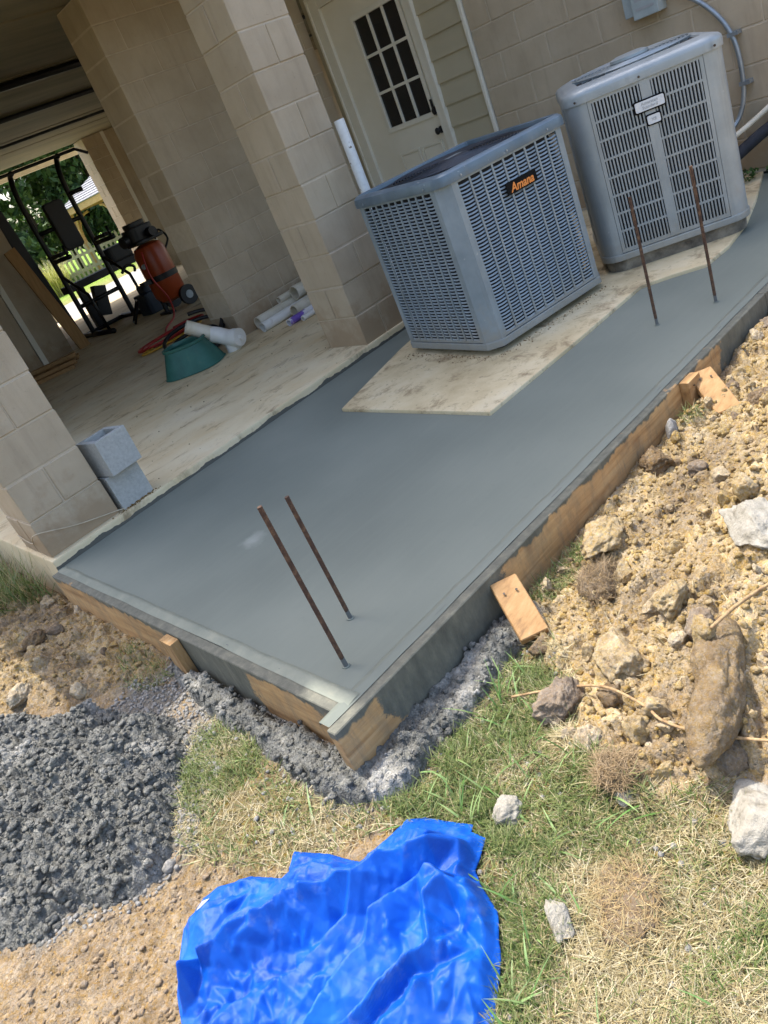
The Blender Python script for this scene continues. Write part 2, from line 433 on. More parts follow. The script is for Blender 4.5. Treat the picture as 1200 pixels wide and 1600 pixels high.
# fresh slab
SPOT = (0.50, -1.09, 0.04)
def slab_mat():
    m, nt, bs = newmat('fresh_concrete')
    v = geo_pos(nt)
    big = noise(nt, v, 1.1, 3, 0.5); fine = noise(nt, v, 22, 5, 0.6)
    c = ramp(nt, big, [(0.3, (107, 112, 104)), (0.5, (115, 120, 111)), (0.75, (126, 130, 120))])
    st = noise(nt, geo_pos(nt, (2.2, 20, 1)), 1.5, 4, 0.6)          # trowel strokes
    c = mix(nt, math_(nt, 'MULTIPLY', ramp(nt, st, [(0.45, (0, 0, 0, 1)), (0.75, (1, 1, 1, 1))]), 0.14), c, lin((132, 137, 125)))
    c = mix(nt, math_(nt, 'MULTIPLY', ramp(nt, fine, [(0.58, (0, 0, 0, 1)), (0.75, (1, 1, 1, 1))]), 0.2), c, lin((102, 107, 99)))
    sp = noise(nt, v, 210, 1, 0.5)
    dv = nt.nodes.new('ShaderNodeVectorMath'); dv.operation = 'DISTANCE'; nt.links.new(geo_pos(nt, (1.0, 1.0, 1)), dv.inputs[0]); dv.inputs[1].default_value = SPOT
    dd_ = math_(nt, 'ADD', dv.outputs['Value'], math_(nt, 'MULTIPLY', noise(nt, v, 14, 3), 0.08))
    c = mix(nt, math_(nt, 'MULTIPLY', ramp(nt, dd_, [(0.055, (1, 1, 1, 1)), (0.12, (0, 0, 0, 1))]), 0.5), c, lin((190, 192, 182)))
    c = mix(nt, math_(nt, 'MULTIPLY', ramp(nt, sp, [(0.80, (0, 0, 0, 1)), (0.83, (1, 1, 1, 1))]), 0.4), c, lin((78, 80, 76)))
    nt.links.new(c, bs.inputs['Base Color'])
    nt.links.new(math_(nt, 'MULTIPLY_ADD', big, 0.35, 0.55, clamp=True), bs.inputs['Roughness'])
    bs.inputs['Specular IOR Level'].default_value = 0.2
    b1 = bump(nt, bs, st, 0.06, 0.004)
    bump(nt, bs, noise(nt, v, 90, 4, 0.6), 0.10, 0.002, b1)
    return m
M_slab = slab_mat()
M_cementlight = pm('cement_film', [(0.3, (116, 121, 109)), (0.55, (130, 133, 119)), (0.75, (146, 146, 128))], 9, 6, rough=0.75, bmp=0.35, bscale=70, kind='World')

def floor_mat():
    m, nt, bs = newmat('dusty_floor')
    v = geo_pos(nt)
    c = ramp(nt, noise(nt, v, 1.6, 5, 0.6), [(0.28, (202, 184, 148)), (0.5, (220, 204, 168)), (0.72, (226, 213, 184))])
    tan = noise(nt, geo_pos(nt, (1.1, 2.2, 1)), 1.7, 5, 0.6)
    c = mix(nt, math_(nt, 'MULTIPLY', ramp(nt, tan, [(0.42, (0, 0, 0, 1)), (0.66, (1, 1, 1, 1))]), 0.65), c, lin((210, 184, 138)))
    mud = noise(nt, geo_pos(nt, (1.7, 3.4, 1)), 2.2, 8, 0.74, 0.8)
    c = mix(nt, math_(nt, 'MULTIPLY', ramp(nt, mud, [(0.54, (0, 0, 0, 1)), (0.68, (1, 1, 1, 1))]), 0.75), c, lin((126, 102, 72)))
    sp = noise(nt, v, 38, 4, 0.7)
    c = mix(nt, math_(nt, 'MULTIPLY', ramp(nt, sp, [(0.62, (0, 0, 0, 1)), (0.72, (1, 1, 1, 1))]), 0.35), c, lin((104, 86, 62)))
    pos = sepxyz(nt, v)
    edge = math_(nt, 'SUBTRACT', math_(nt, 'MULTIPLY_ADD', noise(nt, v, 6, 4), 0.06, 0.0), math_(nt, 'ADD', pos[2], 0.0))   # wet foot of the kerb face
    wet = math_(nt, 'MULTIPLY', math_(nt, 'GREATER_THAN', edge, 0.012), math_(nt, 'LESS_THAN', pos[1], 0.004))
    c = mix(nt, wet, c, lin((92, 90, 82)))
    nt.links.new(c, bs.inputs['Base Color']); bs.inputs['Roughness'].default_value = 0.85
    b1 = bump(nt, bs, mud, 0.25, 0.006)
    bump(nt, bs, noise(nt, v, 70, 5, 0.7), 0.35, 0.003, b1)
    return m
M_floor = floor_mat()

def pad_mat():
    m, nt, bs = newmat('stained_pad')
    v = geo_pos(nt)
    c = ramp(nt, noise(nt, v, 2.2, 6, 0.65), [(0.3, (176, 156, 118)), (0.5, (204, 186, 148)), (0.72, (216, 202, 170))])
    f = noise(nt, v, 5.5, 7, 0.75, 0.4)
    c = mix(nt, math_(nt, 'MULTIPLY', ramp(nt, f, [(0.52, (0, 0, 0, 1)), (0.66, (1, 1, 1, 1))]), 0.75), c, lin((120, 96, 66)))
    d = noise(nt, v, 34, 4, 0.7)
    c = mix(nt, math_(nt, 'MULTIPLY', ramp(nt, d, [(0.6, (0, 0, 0, 1)), (0.7, (1, 1, 1, 1))]), 0.5), c, lin((84, 70, 54)))
    nt.links.new(c, bs.inputs['Base Color']); bs.inputs['Roughness'].default_value = 0.9
    bump(nt, bs, noise(nt, v, 60, 6, 0.7), 0.5, 0.004)
    return m
M_pad = pad_mat()

def form_mat(name, axis, clear):
    """yellow form lumber with cement dragged over it; clear = list of (a, b) stretches along the axis left bare"""
    m, nt, bs = newmat(name)
    v = geo_pos(nt); pos = sepxyz(nt, v)
    sc = (1.0, 14, 14) if axis == 0 else (14, 1.0, 14)
    g = noise(nt, geo_pos(nt, sc), 2.6, 6, 0.65, 0.3)
    wood = ramp(nt, g, [(0.28, (150, 110, 66)), (0.48, (188, 148, 98)), (0.7, (204, 168, 118))])
    kn = noise(nt, v, 7, 2, 0.5); wood = mix(nt, math_(nt, 'MULTIPLY', ramp(nt, kn, [(0.64, (0, 0, 0, 1)), (0.72, (1, 1, 1, 1))]), 0.45), wood, lin((120, 74, 36)))
    n1 = noise(nt, v, 9, 6, 0.7)
    u = math_(nt, 'ADD', pos[axis], math_(nt, 'MULTIPLY_ADD', n1, 0.34, -0.17))
    def soft_gt(x, e, w_):            # 0 below e, 1 above e + w_
        mr = nt.nodes.new('ShaderNodeMapRange'); nt.links.new(x, mr.inputs[0]); mr.inputs[1].default_value = e; mr.inputs[2].default_value = e + w_
        return mr.outputs[0]
    bare = None
    for a, b in clear:
        t = math_(nt, 'MULTIPLY', soft_gt(u, a, 0.02), math_(nt, 'SUBTRACT', 1.0, soft_gt(u, b, 0.02)))
        bare = t if bare is None else math_(nt, 'MAXIMUM', bare, t)
    drip = math_(nt, 'MULTIPLY_ADD', noise(nt, geo_pos(nt, (30, 30, 1.0)), 1.0, 3, 0.6), 0.45, math_(nt, 'MULTIPLY', noise(nt, geo_pos(nt, (5, 5, 1.0)), 1.0, 3, 0.6), 0.9))
    zc = math_(nt, 'ADD', pos[2], math_(nt, 'MULTIPLY', drip, 0.10))
    clean = math_(nt, 'SUBTRACT', 1.0, soft_gt(zc, 0.046, 0.008))
    film = math_(nt, 'MULTIPLY_ADD', soft_gt(noise(nt, geo_pos(nt, (2, 2, 1)), 7, 6, 0.72), 0.45, 0.2), -0.35, 1.0)
    film2 = math_(nt, 'MULTIPLY_ADD', soft_gt(noise(nt, geo_pos(nt, (10, 10, 2)), 4, 5, 0.7), 0.54, 0.12), -0.3, 1.0)
    bare = math_(nt, 'MULTIPLY', math_(nt, 'MULTIPLY', bare, clean), math_(nt, 'MULTIPLY', film, film2))
    cem = ramp(nt, noise(nt, geo_pos(nt, (1, 1, 0.4)), 24, 6, 0.7), [(0.3, (84, 84, 74)), (0.55, (106, 105, 92)), (0.75, (132, 127, 108))])
    c = mix(nt, bare, cem, wood)
    nt.links.new(c, bs.inputs['Base Color']); bs.inputs['Roughness'].default_value = 0.75
    b1 = bump(nt, bs, g, 0.2, 0.003)
    bump(nt, bs, math_(nt, 'SUBTRACT', noise(nt, v, 60, 5, 0.7), math_(nt, 'MULTIPLY', bare, 0.5)), 0.5, 0.004, b1)
    return m
M_form_out = form_mat('form_lumber_outer', 0, [(-0.2, 0.07), (0.60, 2.12)])
M_form_side = form_mat('form_lumber_side', 1, [(-1.18, 0.1), (-2.16, -1.78)])

# ground with zones in an attribute
def ground_mat():
    m, nt, bs = newmat('soil')
    at = nt.nodes.new('ShaderNodeAttribute'); at.attribute_name = 'zone'
    sp = nt.nodes.new('ShaderNodeSeparateColor'); nt.links.new(at.outputs['Color'], sp.inputs[0])
    v = geo_pos(nt)
    n1 = noise(nt, v, 9, 6, 0.65); n2 = noise(nt, v, 45, 5, 0.7); n3 = noise(nt, v, 2.5, 4, 0.6)
    soil = ramp(nt, n1, [(0.3, (112, 94, 70)), (0.5, (138, 118, 90)), (0.7, (154, 136, 108))])
    soil = mix(nt, math_(nt, 'MULTIPLY', ramp(nt, n2, [(0.5, (0, 0, 0, 1)), (0.7, (1, 1, 1, 1))]), 0.5), soil, lin((172, 160, 138)))
    clay = ramp(nt, n1, [(0.25, (136, 114, 82)), (0.45, (168, 146, 108)), (0.6, (184, 164, 126)), (0.78, (196, 182, 150))])
    clay = mix(nt, math_(nt, 'MULTIPLY', ramp(nt, n3, [(0.46, (0, 0, 0, 1)), (0.6, (1, 1, 1, 1))]), 0.75), clay, lin((122, 106, 86)))
    grey = ramp(nt, n2, [(0.3, (92, 92, 89)), (0.55, (118, 118, 113)), (0.75, (144, 142, 136))])
    thatch = ramp(nt, n2, [(0.3, (86, 76, 46)), (0.55, (120, 108, 70)), (0.75, (150, 138, 96))])
    lawn = ramp(nt, n1, [(0.3, (96, 130, 34)), (0.6, (128, 160, 48)), (0.8, (146, 176, 60))])
    c = mix(nt, sp.outputs[0], soil, clay)
    c = mix(nt, sp.outputs[2], c, thatch)
    c = mix(nt, sp.outputs[1], c, grey)
    c = mix(nt, at.outputs['Alpha'], c, lawn)
    bs.inputs['Roughness'].default_value = 0.95
    bs.inputs['Specular IOR Level'].default_value = 0.2
    b1 = bump(nt, bs, n2, 0.7, 0.008)
    b1 = crumbs(nt, bs, v, c, ((60, 0.009), (130, 0.006), (300, 0.003)), (0.88, 1.10), 0.7, b1)
    bump(nt, bs, noise(nt, v, 260, 4, 0.75), 0.5, 0.002, b1)
    return m
M_ground = ground_mat()

def clod_mat(name, stops, bs_=0.9):
    m, nt, bs = newmat(name)
    v = coords(nt, 'Object'); g = geo_pos(nt)
    c = ramp(nt, noise(nt, g, 26, 6, 0.7), stops)
    oi = nt.nodes.new('ShaderNodeObjectInfo'); hs = nt.nodes.new('ShaderNodeHueSaturation')
    mr = nt.nodes.new('ShaderNodeMapRange'); nt.links.new(oi.outputs['Random'], mr.inputs[0]); mr.inputs[3].default_value = 0.8; mr.inputs[4].default_value = 1.12
    mr2 = nt.nodes.new('ShaderNodeMapRange'); nt.links.new(oi.outputs['Random'], mr2.inputs[0]); mr2.inputs[3].default_value = 1.15; mr2.inputs[4].default_value = 0.75
    nt.links.new(mr.outputs[0], hs.inputs['Value']); nt.links.new(mr2.outputs[0], hs.inputs['Saturation']); nt.links.new(c, hs.inputs['Color'])
    bs.inputs['Roughness'].default_value = 0.95; bs.inputs['Specular IOR Level'].default_value = 0.2
    b1 = bump(nt, bs, noise(nt, g, 70, 6, 0.75), bs_, 0.008)
    b1 = crumbs(nt, bs, g, hs.outputs[0], ((110, 0.005), (280, 0.003)), (0.9, 1.08), 0.5, b1)
    bump(nt, bs, noise(nt, g, 260, 4, 0.7), 0.6, 0.003, b1)
    return m
M_clod = clod_mat('clay_clod', [(0.25, (128, 106, 76)), (0.42, (162, 140, 102)), (0.6, (182, 162, 124)), (0.78, (194, 180, 148))])
M_cloddark = clod_mat('brown_clod', [(0.25, (100, 84, 66)), (0.5, (132, 114, 92)), (0.75, (160, 142, 114))])
M_midclod = clod_mat('mid_brown_clod', [(0.25, (110, 92, 70)), (0.5, (140, 121, 94)), (0.75, (164, 146, 116))])
M_soilcrumb = clod_mat('soil_crumb', [(0.25, (124, 100, 70)), (0.5, (150, 126, 92)), (0.75, (168, 146, 112))])
M_pebble = clod_mat('pebble', [(0.25, (128, 126, 121)), (0.5, (156, 153, 147)), (0.75, (180, 178, 172))], 0.3)

def wetconc_mat(name, k):
    m, nt, bs = newmat(name)
    g = geo_pos(nt); kk = lambda c: tuple(min(255, v * k) for v in c)
    c = ramp(nt, noise(nt, g, 30, 6, 0.7), [(0.28, kk((48, 48, 46))), (0.5, kk((66, 66, 62))), (0.7, kk((86, 85, 80)))])
    dry = noise(nt, g, 5, 3, 0.5)
    c = mix(nt, math_(nt, 'MULTIPLY', ramp(nt, dry, [(0.56, (0, 0, 0, 1)), (0.70, (1, 1, 1, 1))]), 0.7), c, lin(kk((112, 110, 104))))
    nt.links.new(math_(nt, 'MULTIPLY_ADD', dry, 0.5, 0.36, clamp=True), bs.inputs['Roughness'])
    b1 = bump(nt, bs, noise(nt, g, 60, 5, 0.7), 0.6, 0.010)
    b1 = crumbs(nt, bs, g, c, ((55, 0.010), (115, 0.008), (240, 0.004)), (0.88, 1.15), 0.8, b1)
    bump(nt, bs, noise(nt, g, 300, 3, 0.7), 0.5, 0.002, b1)
    return m
M_wetconc = wetconc_mat('lumpy_wet_concrete', 1.5)
M_spill = wetconc_mat('crumbly_spilled_concrete', 1.5)

def blade_mat(name, transl=0.25):
    m, nt, bs = newmat(name)
    at = nt.nodes.new('ShaderNodeAttribute'); at.attribute_name = 'tint'
    nt.links.new(at.outputs['Color'], bs.inputs['Base Color']); bs.inputs['Roughness'].default_value = 0.55
    tr = nt.nodes.new('ShaderNodeBsdfTranslucent'); nt.links.new(at.outputs['Color'], tr.inputs[0])
    mx = nt.nodes.new('ShaderNodeMixShader'); mx.inputs[0].default_value = transl
    nt.links.new(bs.outputs[0], mx.inputs[1]); nt.links.new(tr.outputs[0], mx.inputs[2])
    nt.links.new(mx.outputs[0], nt.nodes['Material Output'].inputs[0])
    return m
M_blade = blade_mat('grass_blade'); M_straw = blade_mat('dry_straw', 0.15); M_leaf = blade_mat('tree_leaf', 0.3)

def tarp_mat():
    m, nt, bs = newmat('blue_polytarp')
    v = coords(nt, 'Object')
    c = ramp(nt, noise(nt, v, 5, 4, 0.6), [(0.3, (4, 66, 158)), (0.55, (8, 84, 184)), (0.75, (20, 104, 200))])
    dirt = noise(nt, v, 16, 6, 0.7)
    c = mix(nt, math_(nt, 'MULTIPLY', ramp(nt, dirt, [(0.56, (0, 0, 0, 1)), (0.78, (1, 1, 1, 1))]), 0.35), c, lin((120, 140, 170)))
    nt.links.new(c, bs.inputs['Base Color'])
    nt.links.new(math_(nt, 'MULTIPLY_ADD', noise(nt, v, 10, 3), 0.3, 0.30, clamp=True), bs.inputs['Roughness'])
    bs.inputs['Specular IOR Level'].default_value = 0.28
    wv = nt.nodes.new('ShaderNodeTexWave'); wv.inputs['Scale'].default_value = 130; nt.links.new(v, wv.inputs['Vector'])
    wv2 = nt.nodes.new('ShaderNodeTexWave'); wv2.bands_direction = 'Y'; wv2.inputs['Scale'].default_value = 130; nt.links.new(v, wv2.inputs['Vector'])
    b1 = bump(nt, bs, math_(nt, 'ADD', wv.outputs['Fac'], wv2.outputs['Fac']), 0.22, 0.001)
    cr = nt.nodes.new('ShaderNodeTexVoronoi'); cr.feature = 'DISTANCE_TO_EDGE'; cr.inputs['Scale'].default_value = 26; cr.inputs['Randomness'].default_value = 1.0
    nt.links.new(coords(nt, 'Object', (1.0, 1.6, 1.0), (0, 0, 0.5)), cr.inputs['Vector'])
    b2 = bump(nt, bs, math_(nt, 'MINIMUM', cr.outputs['Distance'], 0.10), 0.15, 0.008, b1)
    b3 = bump(nt, bs, noise(nt, v, 70, 4, 0.65, 1.0), 0.25, 0.005, b2)
    bump(nt, bs, noise(nt, v, 330, 2, 0.6), 0.35, 0.0016, b3)
    return m
M_tarp = tarp_mat()

# ------------------------------------------------------------------ ground
PILE = [(-0.763, -0.475), (-0.648, -0.65), (-0.523, -0.774), (-0.351, -1.106), (-0.238, -1.427), (-0.297, -1.63), (-0.473, -1.857), (-0.52, -1.965), (-0.642, -1.961), (-0.779, -1.836), (-0.842, -1.842), (-0.93, -1.765), (-0.994, -1.727), (-1.114, -1.625), (-1.2, -1.2), (-1.0, -0.6)]
GRAVEL = [(-0.241, -1.06), (-0.117, -1.192), (-0.161, -1.532), (-0.286, -1.771), (-0.505, -1.971), (-0.636, -2.009), (-0.808, -1.857), (-0.912, -1.821), (-0.696, -1.483), (-0.425, -1.147)]
SPILL_A = [(-0.03, -1.12), (-0.12, -1.2), (-0.16, -1.5), (-0.17, -1.85), (-0.2, -2.06), (-0.21, -2.3), (-0.14, -2.42), (-0.03, -2.47), (0.12, -2.47), (0.35, -2.46), (0.5, -2.45), (0.62, -2.42), (0.62, -2.3), (-0.03, -2.25)]
GRASS = [(-0.462, -1.878), (-0.319, -1.701), (-0.17, -1.56), (-0.2, -1.915), (-0.22, -2.251), (-0.12, -2.45), (0.1, -2.5), (0.483, -2.44), (0.52, -2.53), (0.384, -2.687), (0.232, -2.764), (0.156, -2.999), (0.256, -3.14), (0.19, -3.272), (-0.11, -3.46), (-0.46, -3.05), (-0.125, -2.733), (-0.158, -2.456), (-0.341, -2.346), (-0.506, -2.01)]
GREENS = [[(-0.43, -1.845), (-0.292, -1.7), (-0.151, -1.626), (-0.145, -1.836), (-0.247, -1.96), (-0.387, -1.929)],
          [(-0.12, -2.45), (0.1, -2.49), (0.44, -2.43), (0.431, -2.55), (0.225, -2.749), (0.163, -2.995), (0.086, -3.052), (-0.041, -2.82), (-0.076, -2.61)],
          [(-0.077, -2.753), (-0.013, -2.871), (-0.219, -2.994), (-0.364, -3.065), (-0.404, -3.005)],
          [(0.65, -2.36), (0.93, -2.34), (0.9, -2.42), (0.70, -2.44)],
          [(-0.115, -0.8), (-0.06, -0.997), (-0.122, -1.225), (-0.228, -1.092)],
          [(-0.028, -3.255), (0.078, -3.338), (-0.125, -3.43), (-0.209, -3.293)],
          [(1.62, -2.38), (1.75, -2.36), (1.72, -2.43)]]
CLUMPL = [(-0.03, 0.2), (-0.03, 1.6), (-0.5, 1.4), (-0.42, 0.5), (-0.2, 0.25)]
DRY = [(-0.019, -2.892), (0.174, -3.05), (0.2, -3.296), (-0.125, -3.44), (-0.36, -3.084)]
CLAY = [(3.6, -2.3), (0.62, -2.32), (0.5, -2.46), (0.43, -2.645), (0.209, -2.76), (0.145, -2.941), (0.243, -3.132), (0.5, -3.4), (3.6, -3.6)]
CLAYL = [(-0.6, 1.0), (-0.02, 0.3), (-0.02, -0.98), (-0.2, -1.118), (-0.514, -0.752), (-0.8, -0.4)]
TARP = [(-0.684, -2.248), (-0.637, -2.191), (-0.558, -2.17), (-0.518, -2.184), (-0.449, -2.255), (-0.401, -2.352), (-0.342, -2.306), (-0.299, -2.404), (-0.271, -2.499), (-0.196, -2.518), (-0.124, -2.519), (-0.096, -2.561), (-0.056, -2.687), (-0.074, -2.696), (-0.07, -2.738), (-0.149, -2.771), (-0.172, -2.808), (-0.199, -2.874), (-0.26, -2.928), (-0.322, -2.966), (-0.384, -2.997), (-0.453, -3.043), (-0.62, -2.95), (-0.818, -2.523), (-0.737, -2.328)]

def soft(x, y, poly, wdt=0.05, wob=0.05, seed=3):
    return sstep(-wdt, wdt, sdist(x, y, poly) + wob * fbm(x * 9, y * 9, seed, 3))
def zones(x, y):
    near = (x > -1.6) & (x < 3.7) & (y < 1.8) & (y > -4.2)
    z = np.zeros(np.shape(x) + (4,))
    xn, yn = x[near], y[near]
    clay = np.maximum(soft(xn, yn, CLAY, 0.05, 0.07), 0.85 * soft(xn, yn, CLAYL, 0.06, 0.1, 5))
    grey = np.maximum(0.8 * soft(xn, yn, GRAVEL, 0.06, 0.09, 6), soft(xn, yn, SPILL_A, 0.04, 0.06, 8))
    thatch = 0.85 * soft(xn, yn, GRASS, 0.06, 0.1, 9)
    z[near] = np.stack([clay, grey, thatch, np.zeros_like(clay)], -1)
    out = (x < -1.75) | ((y > 2.2) & (x < -0.6)) | (y < -16) | (x > 24)
    z[..., 2] = np.where(out, 1.0, z[..., 2])
    z[..., 0] = np.where(~out & ~near & (y < 0), 0.6, z[..., 0])
    z[..., 3] = np.where(y > 15.8, 1.0, 0.0)
    return z
def gheight(x, y, detail=True):
    x = np.asarray(x, float); y = np.asarray(y, float)
    h = np.full(x.shape, -0.190)
    h = h + 0.045 * sstep(0.5, 1.3, x) * (y < 1) + 0.05 * sstep(1.8, 2.8, x) * (y < 1)
    dm = segdist(x, y, (0.62, -3.0), (3.4, -2.95))
    h = h + 0.15 * np.exp(-(dm / 0.3) ** 2)
    h = h + 0.07 * np.exp(-((x + 0.5) / 0.22) ** 2 - ((y + 0.15) / 0.6) ** 2)
    h = h - 0.02 * sstep(-0.2, -0.9, x) * sstep(-1.4, -2.2, y)
    far = sstep(9, 11, y); h = h * (1 - far) - 0.06 * far
    if detail:
        nr = ((x > -1.7) & (x < 3.8) & (y < 1.9) & (y > -4.3)).astype(float)
        cl = np.maximum(sstep(-0.05, 0.08, sdist(x, y, CLAY)), sstep(-0.05, 0.08, sdist(x, y, CLAYL)))
        h = h + nr * (0.010 * fbm(x * 5, y * 5, 21, 3) + 0.006 * fbm(x * 24, y * 24, 22, 4))
        wx = 0.09 * fbm(x * 9, y * 9, 3, 3); wy = 0.09 * fbm(x * 9, y * 9, 4, 3)
        f1, f2, hid = worley((x + wx) * 13, (y + wy) * 13, 5)
        g1, g2, hid2 = worley((x + wx * 0.5) * 31, (y + wy * 0.5) * 31, 6)
        k1, k2, hid3 = worley(x * 66 + 2 * wx * 20, y * 66 + 2 * wy * 20, 7)
        cap = lambda f, r: np.clip(1 - (f / r) ** 2, 0, 1) ** 0.6
        lump = 0.040 * hid ** 1.5 * cap(f1, .8) + 0.020 * hid2 ** 1.5 * cap(g1, .8) + 0.009 * hid3 * cap(k1, .8)
        rid = 1 - np.abs(fbm(x * 17, y * 17, 27, 3)) * 2
        h = h + nr * cl * (0.03 * fbm(x * 6, y * 6, 25, 4) + lump + 0.010 * rid + 0.006 * fbm(x * 60, y * 60, 28, 2))
        h = h + nr * (1 - cl) * (0.009 * hid2 ** 2 * cap(g1, .7) + 0.006 * hid3 ** 2 * cap(k1, .7) + 0.004 * fbm(x * 60, y * 60, 29, 2))
    under = (x > -0.03) & (y > -2.315) & (y < 12)
    return np.where(under, np.minimum(h, -0.215), h)

def axis_pts(a, b, step, lo, hi):
    c = list(np.arange(a, b + 1e-6, step))
    up, s = b, step
    o = []
    while up < hi: s *= 1.35; up += s; o.append(up)
    dn, s = a, step; q = []
    while dn > lo: s *= 1.35; dn -= s; q.append(dn)
    return np.array(q[::-1] + c + o)
gx = axis_pts(-1.3, 2.9, 0.007, -320, 320); gy = axis_pts(-3.5, 0.4, 0.007, -320, 320)
X, Y = np.meshgrid(gx, gy, indexing='ij')
Zg = gheight(X, Y)
nx, ny = X.shape
idx = np.arange(nx * ny).reshape(nx, ny)
F = np.stack([idx[:-1, :-1], idx[1:, :-1], idx[1:, 1:], idx[:-1, 1:]], -1).reshape(-1, 4)
ground = link('ground', np_mesh('ground', np.stack([X, Y, Zg], -1).reshape(-1, 3), F, M_ground, True, {'zone': zones(X, Y).reshape(-1, 4)}))
tag(ground, kind='structure')

def gz(x, y): return float(gheight(np.array([x]), np.array([y]))[0])

# ------------------------------------------------------------------ slabs
fl = MB().box((0.0, 0.0, -0.4), (16, 11.5, 0.05))
carport_floor = fl.build('carport_floor', M_floor, bevel=0.012, seg=2)
tag(carport_floor, kind='structure')

slab_me = MB()
slab_me.box((0.0, -2.272, -0.3), (4.6, -0.001, 0.0))
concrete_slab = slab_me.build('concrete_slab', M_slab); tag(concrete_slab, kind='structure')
# tooled edge line: a shallow lip along both formed sides, cement dragged out over the boards
def ragged_strip(name, a, b, wid, seed, z=0.003, m=M_cementlight):
    n = 160; a = np.array(a); b = np.array(b); t = np.linspace(0, 1, n)
    d = (b - a) / np.linalg.norm(b - a); nrm = np.array([d[1], -d[0]])
    L = np.linalg.norm(b - a)
    wv = wid * (1.0 + 0.10 * fbm(t * L * 9, t * 0, seed, 4))
    inn = 0.006 + 0.004 * fbm(t * L * 4, t * 0 + 3, seed + 1, 3)
    zz = z + 0.003 * (fbm(t * L * 14, t * 0 + 9, seed + 2, 4) + 0.2)
    V = []
    for i in range(n):
        p = a + (b - a) * t[i]
        q0 = p - nrm * inn[i]; q1 = p + nrm * wv[i] * 0.55; q2 = p + nrm * wv[i]
        V += [(q0[0], q0[1], 0.0012), (q1[0], q1[1], zz[i]), (q2[0], q2[1], zz[i] - 0.001), (q2[0], q2[1], zz[i] - 0.012)]
    V = np.array(V); k = np.arange(n - 1) * 4
    F = np.concatenate([np.stack([k + j, k + j + 1, k + j + 5, k + j + 4], -1) for j in range(3)])
    return link(name, np_mesh(name, V, F, m, False), concrete_slab)
ragged_strip('cement_edge', (4.6, -2.272), (-0.085, -2.272), 0.040, 3, 0.0022, M_slab)
ragged_strip('cement_edge', (0.0, -2.27), (0.0, -0.02), 0.040, 9)
gr = MB()
gr.box((0.010, -2.262, 0.0), (0.0135, -0.02, 0.0016)); gr.box((0.0135, -2.263, 0.0), (4.6, -2.2595, 0.0016))
gr.build('edge_groove', pm('groove_dark', [(0.3, (92, 97, 93)), (0.7, (108, 112, 106))], 9, rough=0.7), concrete_slab)

pad_poly = [(1.552, -0.524), (1.531, -1.585), (2.20, -1.60), (2.83, -1.597), (2.93, -1.72), (3.02, -1.86), (3.25, -1.87), (3.6, -1.815), (4.0, -1.70), (4.6, -1.50), (4.6, -0.02), (2.9, -0.16), (2.27, -0.30)]
pm_me = MB().prism(pad_poly, -0.1, 0.018)
equipment_pad = pm_me.build('equipment_pad', M_pad, bevel=0.008, seg=2); tag(equipment_pad, kind='structure')

# ------------------------------------------------------------------ house
house = tag(empty('house', (2.5, 0, 0.05)), 'tan painted concrete block house raised over an open carport', 'house')
HINV = Matrix.Translation((2.5, 0, 0.05)).inverted()
def hpart(o):
    o.parent = house; o.matrix_parent_inverse = HINV; return o
CH = 0.2032
_bm = {}
def block_mesh(sx, sy, sz):
    k = (round(sx, 3), round(sy, 3), round(sz, 3))
    if k not in _bm:
        _bm[k] = MB().box((-sx / 2, -sy / 2, -sz / 2), (sx / 2, sy / 2, sz / 2)).mesh('block', M_block, bevel=0.004, seg=1)
    return _bm[k]
def put_block(parent, c, s):
    o = link('block', block_mesh(*s), parent)
    o.location = (c[0] + random.uniform(-.0012, .0012), c[1] + random.uniform(-.0012, .0012), c[2])
    o.rotation_euler = (0, 0, random.uniform(-.003, .003))
    return o
def pillar(x, y, z0, wd, dp, n, odd=0):
    core = MB().box((x + 0.007, y + 0.007, z0 - 0.02), (x + wd - 0.007, y + dp - 0.007, z0 + n * CH)).build('pillar', M_mortar)
    hpart(core)
    j = 0.008
    for k in range(n):
        zc = z0 + CH * (k + 0.5)
        if (k + odd) % 2 == 0:
            for q in (0, 1):
                put_block(core, (x + wd / 2, y + dp * (q + 0.5) / 2, zc), (wd, dp / 2 - j, CH - j))
        else:
            for q in (0, 1):
                put_block(core, (x + wd * (q + 0.5) / 2, y + dp / 2, zc), (wd / 2 - j, dp, CH - j))
    return core
pillar(0.019, 0.028, 0.052, 0.397, 0.397, 12)
pillar(2.298, 0.020, 0.038, 0.393, 0.385, 12, 1)
# block wall behind the pillar (faces the slab) and its end
def block_wall(x0, x1, y0, y1, z0, n, along, odd=0):
    core = MB().box((x0 + 0.005, y0 + 0.005, z0 - 0.02), (x1 - 0.005, y1 - 0.005, z0 + n * CH)).build('block_wall', M_mortar)
    hpart(core); j = 0.008; L = 0.4064
    a0, a1 = (x0, x1) if along == 'x' else (y0, y1)
    for k in range(n):
        p = a0 - (L / 2 if (k + odd) % 2 else 0)
        while p < a1 - 0.01:
            s, e = max(p, a0), min(p + L, a1)
            if e - s > 0.05:
                c = (s + e) / 2; zc = z0 + CH * (k + 0.5)
                if along == 'x': put_block(core, (c, (y0 + y1) / 2, zc), (e - s - j, y1 - y0, CH - j))
                else: put_block(core, ((x0 + x1) / 2, c, zc), (x1 - x0, e - s - j, CH - j))
            p += L
    return core
block_wall(2.69, 4.62, 2.08, 2.48, 0.05, 13, 'x')
# wall behind the condensers: course lines at z = 1.454 + k*0.2032
z_w = 1.454 - 7 * CH
block_wall(4.605, 4.80, 0.0 - 0.4064 * 6, 0.405, z_w, 12, 'y', 0)
hpart(MB().box((4.66, -2.6, -0.3), (4.95, 2.2, z_w)).build('footing', M_floor))
